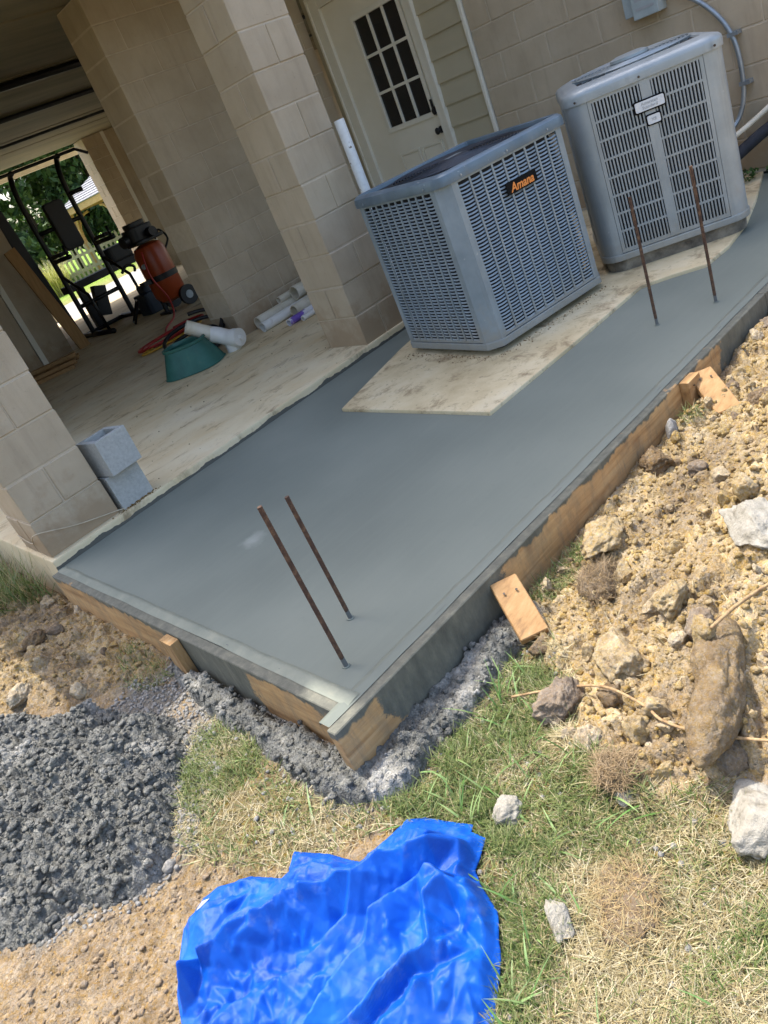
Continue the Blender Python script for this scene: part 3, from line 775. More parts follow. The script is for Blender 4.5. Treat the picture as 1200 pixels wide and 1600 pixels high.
# far walls and pillars at the rear of the carport
pillar(6.62, 11.08, 0.05, 0.40, 0.40, 13)
hpart(MB().box((7.10, 11.20, 0.04), (16, 11.45, 2.7)).build('rear_wall', M_block))
hpart(MB().box((0.21, 11.20, 0.04), (4.35, 11.44, 2.7)).build('rear_wall', M_block))  # unseen stretch of wall, added to darken the carport interior
hpart(MB().box((7.02, 11.10, 0.04), (7.10, 11.45, 2.7)).build('rear_post', M_trim))
hpart(MB().box((2.05, 6.75, 0.04), (2.52, 7.15, 2.7)).box((2.60, 6.80, 0.04), (2.98, 7.15, 2.7)).build('inner_pillar', M_block))
hpart(MB().box((2.53, 6.74, 0.05), (2.60, 6.84, 2.7)).build('inner_post', M_trim))

# ceiling: plywood strips running across, with the dark seams and pipes of the photo
ce = hpart(MB().box((0.02, 0.02, 2.72), (16, 11.45, 2.74)).build('ceiling', pm('ceiling_seam', [(0.3, (70, 62, 48)), (0.7, (92, 82, 64))], 8, rough=0.9)))
ys = [1.45, 2.3, 4.12, 6.05, 8.10, 9.35, 11.44]
for a, b in zip(ys[:-1], ys[1:]):
    o = MB().box((0.05, a + 0.03, 2.695), (16, b - 0.03, 2.719)).build('ceiling_board', M_ceiling, bevel=0.004)
    o.parent = ce
o = MB().box((0.05, 0.03, 2.690), (4.6, 1.45, 2.719)).build('bounce_soffit', pm('bounce_white', [(0.3, (214, 212, 204)), (0.7, (224, 222, 216))], 3, rough=0.7), ce)  # unseen white boards added to bounce light down onto the floor
for y, r, m in ((4.2, 0.035, M_blackmetal), (6.0, 0.028, M_blackmetal), (8.15, 0.02, M_blackmetal)):
    o = MB().tube([(1.0, y, 2.66), (12, y + 0.1, 2.655)], r, 10).build('ceiling_pipe', m); o.parent = ce
hpart(MB().box((0.02, 11.1, 2.71), (16, 11.5, 2.9)).build('rear_header', M_trim))
# upper storey, eaves and an added shade deck (above the frame; they throw the shade)
he = 4.92
hpart(MB().box((0.0, 0.0, 2.745), (16, 11.5, he)).build('upper_storey', M_house))
rf = MB()
xs0, xs1 = 0.085, 16.3
rf.add([(xs0, -0.235, he), (xs1, -0.235, he), (xs1, 11.8, he), (xs0, 11.8, he), (xs0, 5.78, he + 2.0), (xs1, 5.78, he + 2.0)],
       [(0, 3, 2, 1), (0, 1, 5, 4), (2, 3, 4, 5), (0, 4, 3), (1, 2, 5)])
hpart(rf.build('roof', M_roofing))
hpart(MB().box((-0.36, -0.06, 2.74), (-0.001, 11.4, 2.86)).build('shade_deck', M_cedar))

hpart(MB().box((0.02, 2.6, 0.04), (0.2, 11.4, 2.7)).build('unseen_side_wall', M_block))  # hidden behind the corner pillar, added to keep side light out
# siding and downpipe on the condenser wall
sid = hpart(MB().box((4.640, 0.41, 0.02), (4.80, 2.075, 2.72)).build('siding', M_siding))
z = 0.05
zs = [0.06 + 0.165 * i for i in range(16)]
for z in zs:
    b_ = MB(); b_.add([(4.607, 0.44, z), (4.607, 0.86, z), (4.624, 0.86, z + 0.172), (4.624, 0.44, z + 0.172), (4.638, 0.44, z), (4.638, 0.86, z), (4.638, 0.86, z + 0.172), (4.638, 0.44, z + 0.172)],
            [(0, 1, 2, 3), (4, 7, 6, 5), (0, 4, 5, 1), (3, 2, 6, 7), (0, 3, 7, 4), (1, 5, 6, 2)])
    o = b_.build('clapboard', M_siding, sid)
hpart(MB().box((4.585, 0.408, 0.03), (4.639, 0.438, 2.7)).build('corner_trim', M_trim, bevel=0.006))
# door
door = hpart(MB().box((4.622, 0.945, 0.07), (4.638, 1.84, 1.04)).box((4.622, 0.945, 1.90), (4.638, 1.84, 2.10)).box((4.622, 0.945, 1.04), (4.638, 1.005, 1.90)).box((4.622, 1.525, 1.04), (4.638, 1.84, 1.90)).build('door', M_door))
def dpart(o): o.parent = door; return o
gy0, gy1, gz0, gz1 = 1.005, 1.525, 1.04, 1.90
py = [gy0 + (gy1 - gy0) * i / 3 for i in range(4)]; pz = [gz0 + (gz1 - gz0) * i / 3 for i in range(4)]
for i in range(3):
    for k in range(3):
        dpart(MB().box((4.628, py[i] + 0.010, pz[k] + 0.010), (4.632, py[i + 1] - 0.010, pz[k + 1] - 0.010)).build('pane', M_glass))
for i in (1, 2):
    dpart(MB().box((4.613, py[i] - 0.011, gz0), (4.636, py[i] + 0.011, gz1)).build('muntin', M_trim, bevel=0.003))
for k in (1, 2):
    dpart(MB().box((4.6145, gy0, pz[k] - 0.011), (4.6362, gy1, pz[k] + 0.011)).build('muntin', M_trim, bevel=0.003))
fr = MB()
for a, b in (((4.606, gy0 - 0.03, gz0 - 0.03), (4.627, gy0 + 0.008, gz1 + 0.03)), ((4.606, gy1 - 0.008, gz0 - 0.03), (4.627, gy1 + 0.03, gz1 + 0.03))): fr.box(a, b)
for a, b in (((4.6065, gy0 - 0.03, gz0 - 0.031), (4.6268, gy1 + 0.03, gz0 + 0.008)), ((4.6065, gy0 - 0.03, gz1 - 0.008), (4.6268, gy1 + 0.03, gz1 + 0.031))): fr.box(a, b)
dpart(fr.build('glazing_frame', M_trim, bevel=0.004))
for y0 in (1.03, 1.30):
    o = dpart(MB().box((4.612, y0, 0.22), (4.6225, y0 + 0.20, 0.80)).build('raised_panel', M_door, bevel=0.009))
    o2 = MB()
    for a, b in (((4.609, y0 - 0.025, 0.195), (4.6224, y0 - 0.005, 0.825)), ((4.609, y0 + 0.205, 0.195), (4.6224, y0 + 0.225, 0.825)), ((4.6095, y0 - 0.005, 0.195), (4.6222, y0 + 0.205, 0.213)), ((4.6095, y0 - 0.005, 0.807), (4.6222, y0 + 0.205, 0.825))): o2.box(a, b)
    dpart(o2.build('panel_moulding', M_door, bevel=0.003))
kn = MB().tube([(4.622, 0.975, 0.90), (4.61, 0.975, 0.90), (4.60, 0.975, 0.90), (4.575, 0.975, 0.90), (4.565, 0.975, 0.90), (4.560, 0.975, 0.90)], [0.028, 0.028, 0.014, 0.016, 0.028, 0.018], 14)
dpart(kn.build('door_knob', M_black, smooth=True))
db = MB().tube([(4.622, 0.972, 1.05), (4.598, 0.972, 1.05)], [0.03, 0.027], 14).box((4.592, 0.962, 1.02), (4.600, 0.982, 1.14))
dpart(db.build('deadbolt', M_black))
cs = MB()
cs.box((4.592, 0.852, 0.05), (4.640, 0.944, 2.19)); cs.box((4.592, 1.841, 0.05), (4.640, 1.965, 2.19)); cs.box((4.5935, 0.944, 2.102), (4.6395, 1.841, 2.19))
cs.box((4.580, 0.852, 0.05), (4.592, 0.874, 2.21)); cs.box((4.580, 1.943, 0.05), (4.592, 1.965, 2.21)); cs.box((4.5805, 0.874, 2.188), (4.592, 1.943, 2.21))
hpart(cs.build('door_casing', M_trim, bevel=0.004))
hpart(MB().box((4.56, 0.86, 0.045), (4.66, 1.95, 0.07)).build('door_sill', M_galv))

# ------------------------------------------------------------------ form boards, stakes
fb = MB().box((-0.095, -2.312, -0.20), (2.60, -2.274, -0.001)).build('form_board', M_form_out, bevel=0.003, seg=1)
tag(fb, 'long yellow form board smeared with cement along the dirt mound side of slab', 'form board')
fb2 = MB().box((2.604, -2.312, -0.20), (4.6, -2.274, -0.001)).build('form_board', M_form_out, bevel=0.003, seg=1)
tag(fb2, 'cement coated form board continuing past the pair of rebars toward the wall', 'form board')
fb3 = MB().box((-0.040, -2.2735, -0.20), (-0.002, -0.015, -0.001)).build('form_board', M_form_side, bevel=0.003, seg=1)
tag(fb3, 'form board across the short end of the slab beside the concrete heap', 'form board')

def nails(parent, pts, n):
    n = Vector(n).normalized()
    for p in pts:
        p = Vector(p)
        MB().tube([p - n * 0.004, p + n * 0.005, p + n * 0.0052, p + n * 0.0065], [0.0018, 0.0018, 0.004, 0.004], 8).build('nail', M_nail, parent)
def brace(top, foot, wid, thk, label, with_nails=True, yaw=0):
    """flat kicker board from the form down to the dirt"""
    t = Vector(top); f_ = Vector(foot); d = (f_ - t); L = d.length; d.normalize()
    sd = d.cross(Vector((0, 0, 1))).normalized(); up = sd.cross(d)
    o = MB().obox((t + f_) / 2, d * L / 2, sd * wid / 2, up * thk / 2).build('brace_board', M_wood, bevel=0.003, seg=1)
    tag(o, label, 'brace')
    if with_nails:
        c = t + d * 0.05 + up * thk / 2
        nails(o, [c + sd * wid * 0.22, c - sd * wid * 0.22 + d * 0.004], up)
    return o
brace((0.612, -2.328, -0.040), (0.515, -2.485, -0.135), 0.088, 0.030, 'short wooden brace nailed from form board down beside spilled concrete')
brace((1.925, -2.330, -0.030), (1.785, -2.495, -0.120), 0.092, 0.034, 'pale wooden brace sloping off a vertical stake into the clay')
st = MB().box((1.80, -2.352, -0.24), (1.89, -2.3135, -0.006)).build('stake', M_wood, bevel=0.003); tag(st, 'upright wooden stake under the sloping brace board against the form', 'stake')
nails(st, [(1.83, -2.352, -0.03), (1.86, -2.352, -0.05)], (0, -1, 0))
st2 = MB().box((-0.080, -1.335, -0.26), (-0.0425, -1.245, -0.008)).build('stake', M_stakewood, bevel=0.004); tag(st2, 'stubby cement stained stake outside the short end form board', 'stake')

# ------------------------------------------------------------------ rebars
def rebar(x, y, ztop, tilt, label, group):
    r = 0.0068; h = ztop + 0.15; n = 10
    zs_ = np.arange(-0.15, ztop, 0.0045)
    V = []; F = []
    for i, z in enumerate(zs_):
        rr = r * (1.13 if i % 2 == 0 else 0.95)
        for k in range(n):
            q = 2 * math.pi * k / n
            rk = r * 1.12 if k in (0, n // 2) else rr
            V.append((rk * math.cos(q + 0.0), rk * math.sin(q), z))
    for i in range(len(zs_) - 1):
        for k in range(n):
            a, b = i * n + k, i * n + (k + 1) % n
            F.append((a, b, b + n, a + n))
    m_ = MB().add(V, F); m_.f.append(tuple(range((len(zs_) - 1) * n, len(zs_) * n)))
    o = m_.build('rebar', M_rust, smooth='auto', loc=(x, y, 0), rot=(tilt[0], tilt[1], 0))
    tag(o, label, 'rebar')
    c = MB().lathe([(0.013, 0.0005), (0.011, 0.003), (0.0075, 0.004)], (0, 0, 0), 12).build('cement_collar', M_slab, o, smooth=True)
    return o

# ------------------------------------------------------------------ condenser A (louvred, dark top)
def rounded_rect(w_, d_, r, n=6, x0=0, y0=0):
    P = []
    for cx, cy, a0 in ((w_ - r, r, -90), (w_ - r, d_ - r, 0), (r, d_ - r, 90), (r, r, 180)):
        for i in range(n + 1):
            q = R(a0 + 90 * i / n); P.append((x0 + cx + r * math.cos(q), y0 + cy + r * math.sin(q)))
    return P
A_W, A_D = 0.858, 0.786
a1 = tag(empty('air_conditioner', (2.077, -1.217, 0.018), -0.1672), 'louvred grey air conditioner with dark top and orange lettered badge', 'air conditioner')
zo = -0.018
def ap(o): o.parent = a1; return o
def oct_(w_, d_, c, e=0.0):
    return [(c - e, -e), (w_ - c + e, -e), (w_ + e, c - e), (w_ + e, d_ - c + e), (w_ - c + e, d_ + e), (c - e, d_ + e), (-e, d_ - c + e), (-e, c - e)]
cc = 0.06
ap(MB().prism(oct_(A_W, A_D, cc, 0.004), 0.050 + zo, 0.088 + zo).build('base_pan', M_ac1, bevel=0.006))
for fx, fy in ((0.12, 0.1), (A_W - .12, .1), (.12, A_D - .1), (A_W - .12, A_D - .1)):
    ap(MB().lathe([(0.035, 0), (0.03, 0.033)], (fx, fy, 0.0), 12).build('foot', M_black))
ap(MB().prism(oct_(A_W - .09, A_D - .09, cc, 0), 0.088 + zo, 0.85 + zo).build('coil', M_coil, loc=(0.045, 0.045, 0)))
S = 0.085
post = [(0, S), (0, cc), (cc, 0), (S, 0), (S, 0.012), (cc + 0.006, 0.012), (0.012, cc + 0.006), (0.012, S)]
def corner(px, py, fx, fy):
    P = [(px + fx * a, py + fy * b) for a, b in post]
    if fx * fy < 0: P = P[::-1]
    ap(MB().prism(P, 0.088 + zo, 0.868 + zo).build('corner_post', M_ac1))
corner(0, 0, 1, 1); corner(A_W, 0, -1, 1); corner(0, A_D, 1, -1); corner(A_W, A_D, -1, -1)
def louver_mesh(width, cols):
    V = []; F = []; seg = 6; n = cols * seg + 1
    cw = width / cols
    for i in range(n):
        x = width * i / (n - 1); t = (x % cw) / cw if i < n - 1 else 1.0
        sag = -0.0035 * (1 - (2 * t - 1) ** 2)
        for (yy, zz) in ((0.0005, 0.0), (-0.0012, 0.0008), (0.0026, 0.0080), (0.0042, 0.0072)):
            V.append((x, yy, zz + sag))
    for i in range(n - 1):
        for k in range(4):
            a, b = i * 4 + k, i * 4 + (k + 1) % 4
            F.append((a, b, b + 4, a + 4))
    F += [(0, 1, 2, 3), tuple(4 * (n - 1) + k for k in (3, 2, 1, 0))]
    return MB().add(V, F).mesh('louver', M_ac1)
def louver_panel(origin, rz, width, cols, nrow):
    fr = MB(); z0, z1 = 0.092 + zo, 0.864 + zo
    fr.box((-0.001, -0.0035, z0), (0.012, 0.006, z1)); fr.box((width - 0.012, -0.0035, z0), (width + 0.001, 0.006, z1))
    fr.box((0.012, -0.003, z0), (width - 0.012, 0.006, z0 + 0.012)); fr.box((0.012, -0.003, z1 - 0.012), (width - 0.012, 0.006, z1))
    p = ap(fr.build('louver_panel', M_ac1)); p.location = (*origin, 0); p.rotation_euler = (0, 0, rz)
    me = louver_mesh(width - 0.024, cols)
    pitch = (z1 - z0 - 0.03) / nrow
    for i in range(nrow):
        link('louver', me, p, (0.012, 0.0, z0 + 0.014 + i * pitch))
    rib = MB().box((-0.0055, -0.004, z0 + 0.01), (0.0055, 0.001, z1 - 0.01)).mesh('rib', M_ac1)
    for c in range(1, cols):
        link('rib', rib, p, (0.012 + (width - 0.024) * c / cols, 0, 0))
    return p
louver_panel((S, 0.003), 0, A_W - 2 * S, 9, 44)
louver_panel((0.003, A_D - S), -math.pi / 2, A_D - 2 * S, 10, 44)
for (o_, rz, L) in (((A_W - 0.003, S), math.pi / 2, A_D - 2 * S), ((A_W - S, A_D - 0.003), math.pi, A_W - 2 * S)):
    louver_panel(o_, rz, L, 9, 44)
# cap
def cap_loop(e, c, z): return [(x, y, z) for x, y in oct_(A_W, A_D, c, e)]
def loops_mesh(loops, close_top=False):
    n = len(loops[0]); V = [p for l in loops for p in l]; F = []
    for i in range(len(loops) - 1):
        for k in range(n):
            a, b = i * n + k, i * n + (k + 1) % n
            F.append((a, b, b + n, a + n))
    if close_top: F.append(tuple(range((len(loops) - 1) * n, len(loops) * n)))
    return MB().add(V, F)
def rr_loop(w_, d_, r, e, z, n=6):
    return [(x - e, y - e, z) for x, y in rounded_rect(w_ + 2 * e, d_ + 2 * e, r + e, n)]
capl = [rr_loop(A_W, A_D, 0.07, -0.004, 0.860 + zo), rr_loop(A_W, A_D, 0.07, 0.010, 0.862 + zo), rr_loop(A_W, A_D, 0.07, 0.011, 0.885 + zo), rr_loop(A_W, A_D, 0.07, 0.006, 0.905 + zo), rr_loop(A_W, A_D, 0.07, -0.008, 0.916 + zo), rr_loop(A_W, A_D, 0.07, -0.022, 0.919 + zo), rr_loop(A_W, A_D, 0.07, -0.030, 0.914 + zo), rr_loop(A_W, A_D, 0.07, -0.034, 0.880 + zo)]
cap = ap(loops_mesh(capl).build('top_cap', M_ac1top, smooth='auto'))
cx, cy = A_W / 2, A_D / 2
ap(MB().prism([(x + 0.032, y + 0.032) for x, y in rounded_rect(A_W - .064, A_D - .064, 0.05)], 0.885 + zo, 0.896 + zo).build('shroud', M_coil))
gd = MB()
for i in range(17):
    rr = 0.075 + i * 0.0165
    gd.tube([(cx + rr * math.cos(2 * math.pi * k / 48), cy + rr * math.sin(2 * math.pi * k / 48), 0.914 + zo - 0.008 * (rr / .34) ** 2) for k in range(49)], 0.0026, 5, cap=False)
for k in range(8):
    q = 2 * math.pi * k / 8
    gd.tube([(cx + 0.06 * math.cos(q), cy + 0.06 * math.sin(q), 0.910 + zo), (cx + 0.345 * math.cos(q), cy + 0.345 * math.sin(q), 0.903 + zo)], 0.004, 6)
ap(gd.build('fan_guard', M_guard, smooth=True))
ap(MB().lathe([(0.0855, 0.905 + zo), (0.085, 0.914 + zo), (0.075, 0.919 + zo), (0.03, 0.921 + zo)], (cx, cy, 0), 28).build('hub_plate', M_guard, smooth='auto'))
ap(MB().box((cx - 0.045, cy - 0.02, 0.9205 + zo), (cx + 0.045, cy + 0.02, 0.9215 + zo)).build('data_plate', M_galv))
for sx_, sy_, nx_, ny_ in ((0.12, -0.0115, 0, -1), (0.42, -0.0115, 0, -1), (0.70, -0.0115, 0, -1), (-0.0115, 0.12, -1, 0), (-0.0115, 0.66, -1, 0)):
    MB().tube([(sx_ - nx_ * 0.003, sy_ - ny_ * 0.003, 0.878 + zo), (sx_ + nx_ * 0.003, sy_ + ny_ * 0.003, 0.878 + zo)], 0.005, 8).build('screw', M_galv, cap)
# badge with lettering
def text_mesh(s, size, m, shear=0.0, ext=0.0006, bold=0.0):
    cu = bpy.data.curves.new('txt', 'FONT'); cu.body = s; cu.size = size; cu.extrude = ext; cu.align_x = 'CENTER'; cu.align_y = 'CENTER'; cu.shear = shear; cu.offset = bold; cu.resolution_u = 3
    to = bpy.data.objects.new('txt', cu); COL.objects.link(to)
    dg = bpy.context.evaluated_depsgraph_get(); me = bpy.data.meshes.new_from_object(to.evaluated_get(dg))
    bpy.data.objects.remove(to); me.materials.clear(); me.materials.append(m); me.name = 'lettering'
    return me
bd = ap(MB().box((-0.103, -0.004, -0.029), (0.103, 0.0, 0.029)).build('badge', M_badge, bevel=0.002)); bd.location = (0.458, -0.0055, 0.716 + zo)
t = link('lettering', text_mesh('Amana', 0.056, M_badgeorange, 0.25, 0.0008, 0.0014), bd, (0.0, -0.0048, -0.004), (math.pi / 2, 0, 0))

# ------------------------------------------------------------------ condenser B (silver, rounded corners, vertical slots)
B_F, B_R = 0.559, 0.105
BW = B_F + 2 * B_R
dx2, dy2 = math.sin(R(36.23)), -math.cos(R(36.23))
ox, oy = 3.078 - B_R * dx2, -1.382 - B_R * dy2
a2 = tag(empty('air_conditioner', (ox, oy, 0.018), math.atan2(dy2, dx2)), 'silver air conditioner with rounded corners, vertical slots and two white name plates', 'air conditioner')
def bp(o): o.parent = a2; return o
def ring_loop(e, z): return rr_loop(BW, BW, B_R, e, z, 8)
bp(MB().prism([(x - 0.0, y) for x, y in rounded_rect(BW - .03, BW - .03, B_R, 6, .015, .015)], 0.0, 0.062).build('plinth', pm('plinth_dirty', [(0.3, (70, 64, 56)), (0.55, (120, 112, 98)), (0.75, (150, 142, 126))], 14, 6, rough=0.9, bmp=0.5)))
bp(MB().prism(rounded_rect(BW + .012, BW + .012, B_R + .004, 8, -.006, -.006), 0.062, 0.098).build('base_pan', M_ac2, bevel=0.006))
bp(MB().prism(rounded_rect(BW - .07, BW - .07, B_R - .03, 6, .035, .035), 0.098, 0.88).build('coil', M_coil))
ZB0, ZB1 = 0.098, 0.892
def bcorner(cx, cy, a0, xtra=0.0):
    P = []
    n = 8
    for i in range(n + 1):
        q = R(a0 + 90 * i / n); P.append((cx + B_R * math.cos(q), cy + B_R * math.sin(q)))
    for i in range(n, -1, -1):
        q = R(a0 + 90 * i / n); P.append((cx + (B_R - .006) * math.cos(q), cy + (B_R - .006) * math.sin(q)))
    bp(MB().prism(P, ZB0, ZB1).build('corner_panel', M_ac2, smooth='auto'))
for c in ((BW - B_R, B_R, -90), (BW - B_R, BW - B_R, 0), (B_R, BW - B_R, 90), (B_R, B_R, 180)): bcorner(*c)
def slot_panel(origin, rz, halves=True, solid=False):
    z0, z1 = ZB0 + 0.003, ZB1 - 0.004
    W = B_F
    f = MB()
    f.box((0.002, 0, z0), (0.020, 0.006, z1)); f.box((W - 0.020, 0, z0), (W - 0.002, 0.006, z1))
    f.box((0.020, 0.0002, z0), (W - 0.020, 0.006, z0 + 0.020)); f.box((0.020, 0.0002, z1 - 0.018), (W - 0.020, 0.006, z1))
    xa = [(0.020, 0.256), (0.306, W - 0.020)]
    f.box((0.256, -0.003, z0 + 0.004), (0.306, 0.006, z1 - 0.004))
    p = bp(f.build('grille_panel', M_ac2)); p.location = (*origin, 0); p.rotation_euler = (0, 0, rz)
    rows = 8; zz = np.linspace(z0 + 0.020, z1 - 0.018, rows + 1)
    rail = MB().box((0, 0.0005, -0.0055), (0.236, 0.006, 0.0055)).mesh('rail', M_ac2)
    bar = MB().box((-0.0044, 0.0012, z0 + 0.012), (0.0044, 0.010, z1 - 0.012)).mesh('slat', M_ac2, bevel=0.0015, seg=1)
    for (xl, xr) in xa:
        for r_ in range(1, rows): link('rail', rail, p, (xl, 0, zz[r_]))
        nb = 14
        for i in range(nb): link('slat', bar, p, (xl + (xr - xl) * (i + 0.5) / nb, 0, 0))
    return p
slot_panel((B_R, 0.0), 0)
slot_panel((0.0, BW - B_R), -math.pi / 2)
bp(MB().box((BW - 0.006, B_R + .002, ZB0), (BW, BW - B_R - .002, ZB1)).build('service_panel', M_ac2))
bp(MB().box((B_R + .002, BW - 0.006, ZB0), (BW - B_R - .002, BW, ZB1)).build('back_panel', M_ac2))
lo = [ring_loop(-0.004, 0.884), ring_loop(0.009, 0.886), ring_loop(0.010, 0.918), ring_loop(0.007, 0.932), ring_loop(-0.004, 0.944), ring_loop(-0.03, 0.952), ring_loop(-0.06, 0.958), ring_loop(-0.085, 0.962), ring_loop(-0.092, 0.955)]
capb = bp(loops_mesh(lo).build('top_cap', M_ac2, smooth='auto'))
cb = BW / 2
bp(MB().prism(rounded_rect(BW - .17, BW - .17, 0.06, 6, .085, .085), 0.945, 0.955).build('shroud', M_coil))
g2 = MB()
for i in range(12):
    rr = 0.09 + i * 0.019
    g2.tube([(cb + rr * math.cos(2 * math.pi * k / 48), cb + rr * math.sin(2 * math.pi * k / 48), 0.968) for k in range(49)], 0.004, 5, cap=False)
for k in range(24):
    q = 2 * math.pi * k / 24
    g2.bar((cb + .08 * math.cos(q), cb + .08 * math.sin(q), .966), (cb + .305 * math.cos(q), cb + .305 * math.sin(q), .960), 0.006, 0.01)
bp(g2.build('fan_guard', M_ac2))
bp(MB().lathe([(0.10, 0.974), (0.098, 0.988), (0.07, 0.996), (0.02, 0.998)], (cb, cb, 0), 28).build('hub_plate', M_ac2, smooth='auto'))
for x in (0.05, BW / 2 - .02, BW - .05):
    MB().tube([(x, -0.006, 0.902), (x, -0.013, 0.902)], 0.006, 8).build('screw', M_nail, capb)
def plate(xc, zc, w_, h_):
    p = bp(MB().prism(rounded_rect(w_ + .014, h_ + .014, 0.010, 4, -w_ / 2 - .007, -h_ / 2 - .007), 0, 0.004).build('name_plate_back', M_badge, loc=(B_R + xc, -0.003, zc), rot=(math.pi / 2, 0, 0)))
    q = MB().prism(rounded_rect(w_, h_, 0.007, 4, -w_ / 2, -h_ / 2), 0.004, 0.008).build('name_plate', M_plate, p)
    return p
p1 = plate(0.284, 0.768, 0.140, 0.046)
link('lettering', text_mesh('American', 0.021, M_plategrey), p1, (0, 0.010, 0.0084)); link('lettering', text_mesh('Standard', 0.021, M_plategrey), p1, (0, -0.009, 0.0084))
p2 = plate(0.290, 0.695, 0.062, 0.040)
link('lettering', text_mesh('XB', 0.02, M_plategrey), p2, (0, 0.0, 0.0084))

# ------------------------------------------------------------------ rebars
rebar(0.107, -2.139, 0.57, (R(1.0), R(-1.0)), 'dark rusty rebar rod rising next to the slab corner, the taller lean', 'rebars')
rebar(0.273, -1.979, 0.47, (R(0.5), R(-1.0)), 'light brown rebar rod rising behind another near the slab corner', 'rebars')
rebar(2.352, -1.937, 0.575, (R(0), R(1.5)), 'rusty rebar rod standing before the slotted silver air conditioner, nearer the louvred one', 'rebars')
rebar(2.552, -2.118, 0.60, (R(0), R(0.8)), 'rusty rebar rod standing nearest the slab edge before silver air conditioner', 'rebars')

# ------------------------------------------------------------------ wall services
eb = tag(empty('electrical_box', (4.60, -0.98, 1.1)), 'small grey electrical disconnect box mounted on the block wall', 'electrical box')
MB().box((4.50, -1.085, 1.105), (4.604, -0.915, 1.40)).build('cover', M_boxgrey, eb, bevel=0.006).matrix_parent_inverse = Matrix.Translation((4.60, -0.98, 1.1)).inverted()
o = MB().box((4.53, -0.912, 1.13), (4.604, -0.845, 1.38)).build('side_box', M_boxgrey, eb, bevel=0.005); o.matrix_parent_inverse = Matrix.Translation((4.60, -0.98, 1.1)).inverted()
for i in range(3):
    o = MB().box((4.4985, -1.06, 1.15 + i * 0.05), (4.4995, -0.94, 1.165 + i * 0.05)).build('label_print', M_plategrey, eb); o.matrix_parent_inverse = Matrix.Translation((4.60, -0.98, 1.1)).inverted()
def spline(P, n=8):
    P = [Vector(p) for p in P]; out = []
    for i in range(len(P) - 1):
        p0 = P[max(i - 1, 0)]; p1_ = P[i]; p2_ = P[i + 1]; p3 = P[min(i + 2, len(P) - 1)]
        for k in range(n):
            t = k / n
            out.append(0.5 * ((2 * p1_) + (-p0 + p2_) * t + (2 * p0 - 5 * p1_ + 4 * p2_ - p3) * t * t + (-p0 + 3 * p1_ - 3 * p2_ + p3) * t ** 3))
    out.append(P[-1]); return out
cd = MB().tube(spline([(4.565, -1.06, 1.19), (4.565, -1.14, 1.165), (4.565, -1.28, 1.085), (4.565, -1.40, 0.95), (4.565, -1.465, 0.80), (4.565, -1.48, 0.62), (4.56, -1.465, 0.47), (4.53, -1.42, 0.36), (4.42, -1.36, 0.30), (4.2, -1.3, 0.28)]), 0.0145, 12).build('conduit', M_galv, smooth=True)
tag(cd, 'curved grey metal conduit running down the block wall from the box', 'conduit')
for (y, z) in ((-1.452, 0.84), (-1.477, 0.56)):
    MB().box((4.55, y - 0.045, z - 0.011), (4.604, y + 0.02, z + 0.011)).tube([(4.585, y - 0.035, z), (4.57, y - 0.035, z)], 0.007, 8).build('clamp', M_galv, cd)
c2 = MB().tube(spline([(4.60, -1.72, 0.46), (4.56, -1.62, 0.40), (4.48, -1.5, 0.33), (4.3, -1.38, 0.27), (4.1, -1.3, 0.25)]), 0.016, 12).build('whip_conduit', M_pvcold, smooth=True)
tag(c2, 'pale flexible conduit looping from the wall to the silver air conditioner', 'conduit')
ls = MB().tube(spline([(4.60, -1.66, 0.30), (4.50, -1.58, 0.27), (4.40, -1.48, 0.21), (4.28, -1.38, 0.15), (4.05, -1.28, 0.14)]), 0.036, 12).build('refrigerant_line', M_foam, smooth=True)
tag(ls, 'black insulated refrigerant line behind the silver air conditioner', 'pipe')
MB().tube(spline([(4.55, -1.60, 0.24), (4.44, -1.47, 0.20), (4.30, -1.37, 0.22), (4.1, -1.28, 0.2)]), 0.006, 8).build('wire', M_galv, ls, smooth=True)
wp = MB().pipe((4.604, -1.70, 0.33), (4.50, -1.66, 0.32), 0.045, 0.038).build('wall_sleeve', M_pvc, smooth='auto'); tag(wp, 'white pvc sleeve where the black line enters the block wall', 'pipe')

# ------------------------------------------------------------------ things in the carport
# two half blocks
def half_block(label, loc, rz, tilt=0.0):
    s = 0.19; t = 0.03
    m_ = MB()
    o_ = [(-s / 2, -s / 2), (s / 2, -s / 2), (s / 2, s / 2), (-s / 2, s / 2)]
    i_ = [(-s / 2 + t, -s / 2 + t), (s / 2 - t, -s / 2 + t), (s / 2 - t, s / 2 - t), (-s / 2 + t, s / 2 - t)]
    V = [(x, y, 0) for x, y in o_] + [(x, y, s) for x, y in o_] + [(x, y, 0) for x, y in i_] + [(x, y, s) for x, y in i_]
    F = []
    for k in range(4):
        n_ = (k + 1) % 4
        F += [(k, n_, 4 + n_, 4 + k), (8 + k, 12 + k, 12 + n_, 8 + n_), (4 + k, 4 + n_, 12 + n_, 12 + k), (k, 8 + k, 8 + n_, n_)]
    o = m_.add(V, F).build('cinder_block', M_cmu_grey, bevel=0.004, seg=2, loc=loc, rot=(0, tilt, rz))
    return tag(o, label, 'cinder block')
half_block('grey half cinder block standing on the carport floor under another', (0.532, 0.125, 0.05), R(2))
half_block('grey half cinder block stacked askew on top, its hollow open', (0.545, 0.075, 0.243), R(9), R(1.2))

# wire on the pillar and loop of wire on the floor
sl = MB().tube(spline([(0.012, 0.40, 0.14), (0.012, 0.20, 0.12), (0.013, 0.024, 0.20), (0.2, 0.020, 0.13), (0.40, 0.020, 0.075), (0.45, 0.03, 0.055)]), 0.003, 6).build('string_line', M_rope, smooth=True)
tag(sl, 'thin tan string wrapped low around the corner pillar', 'string')

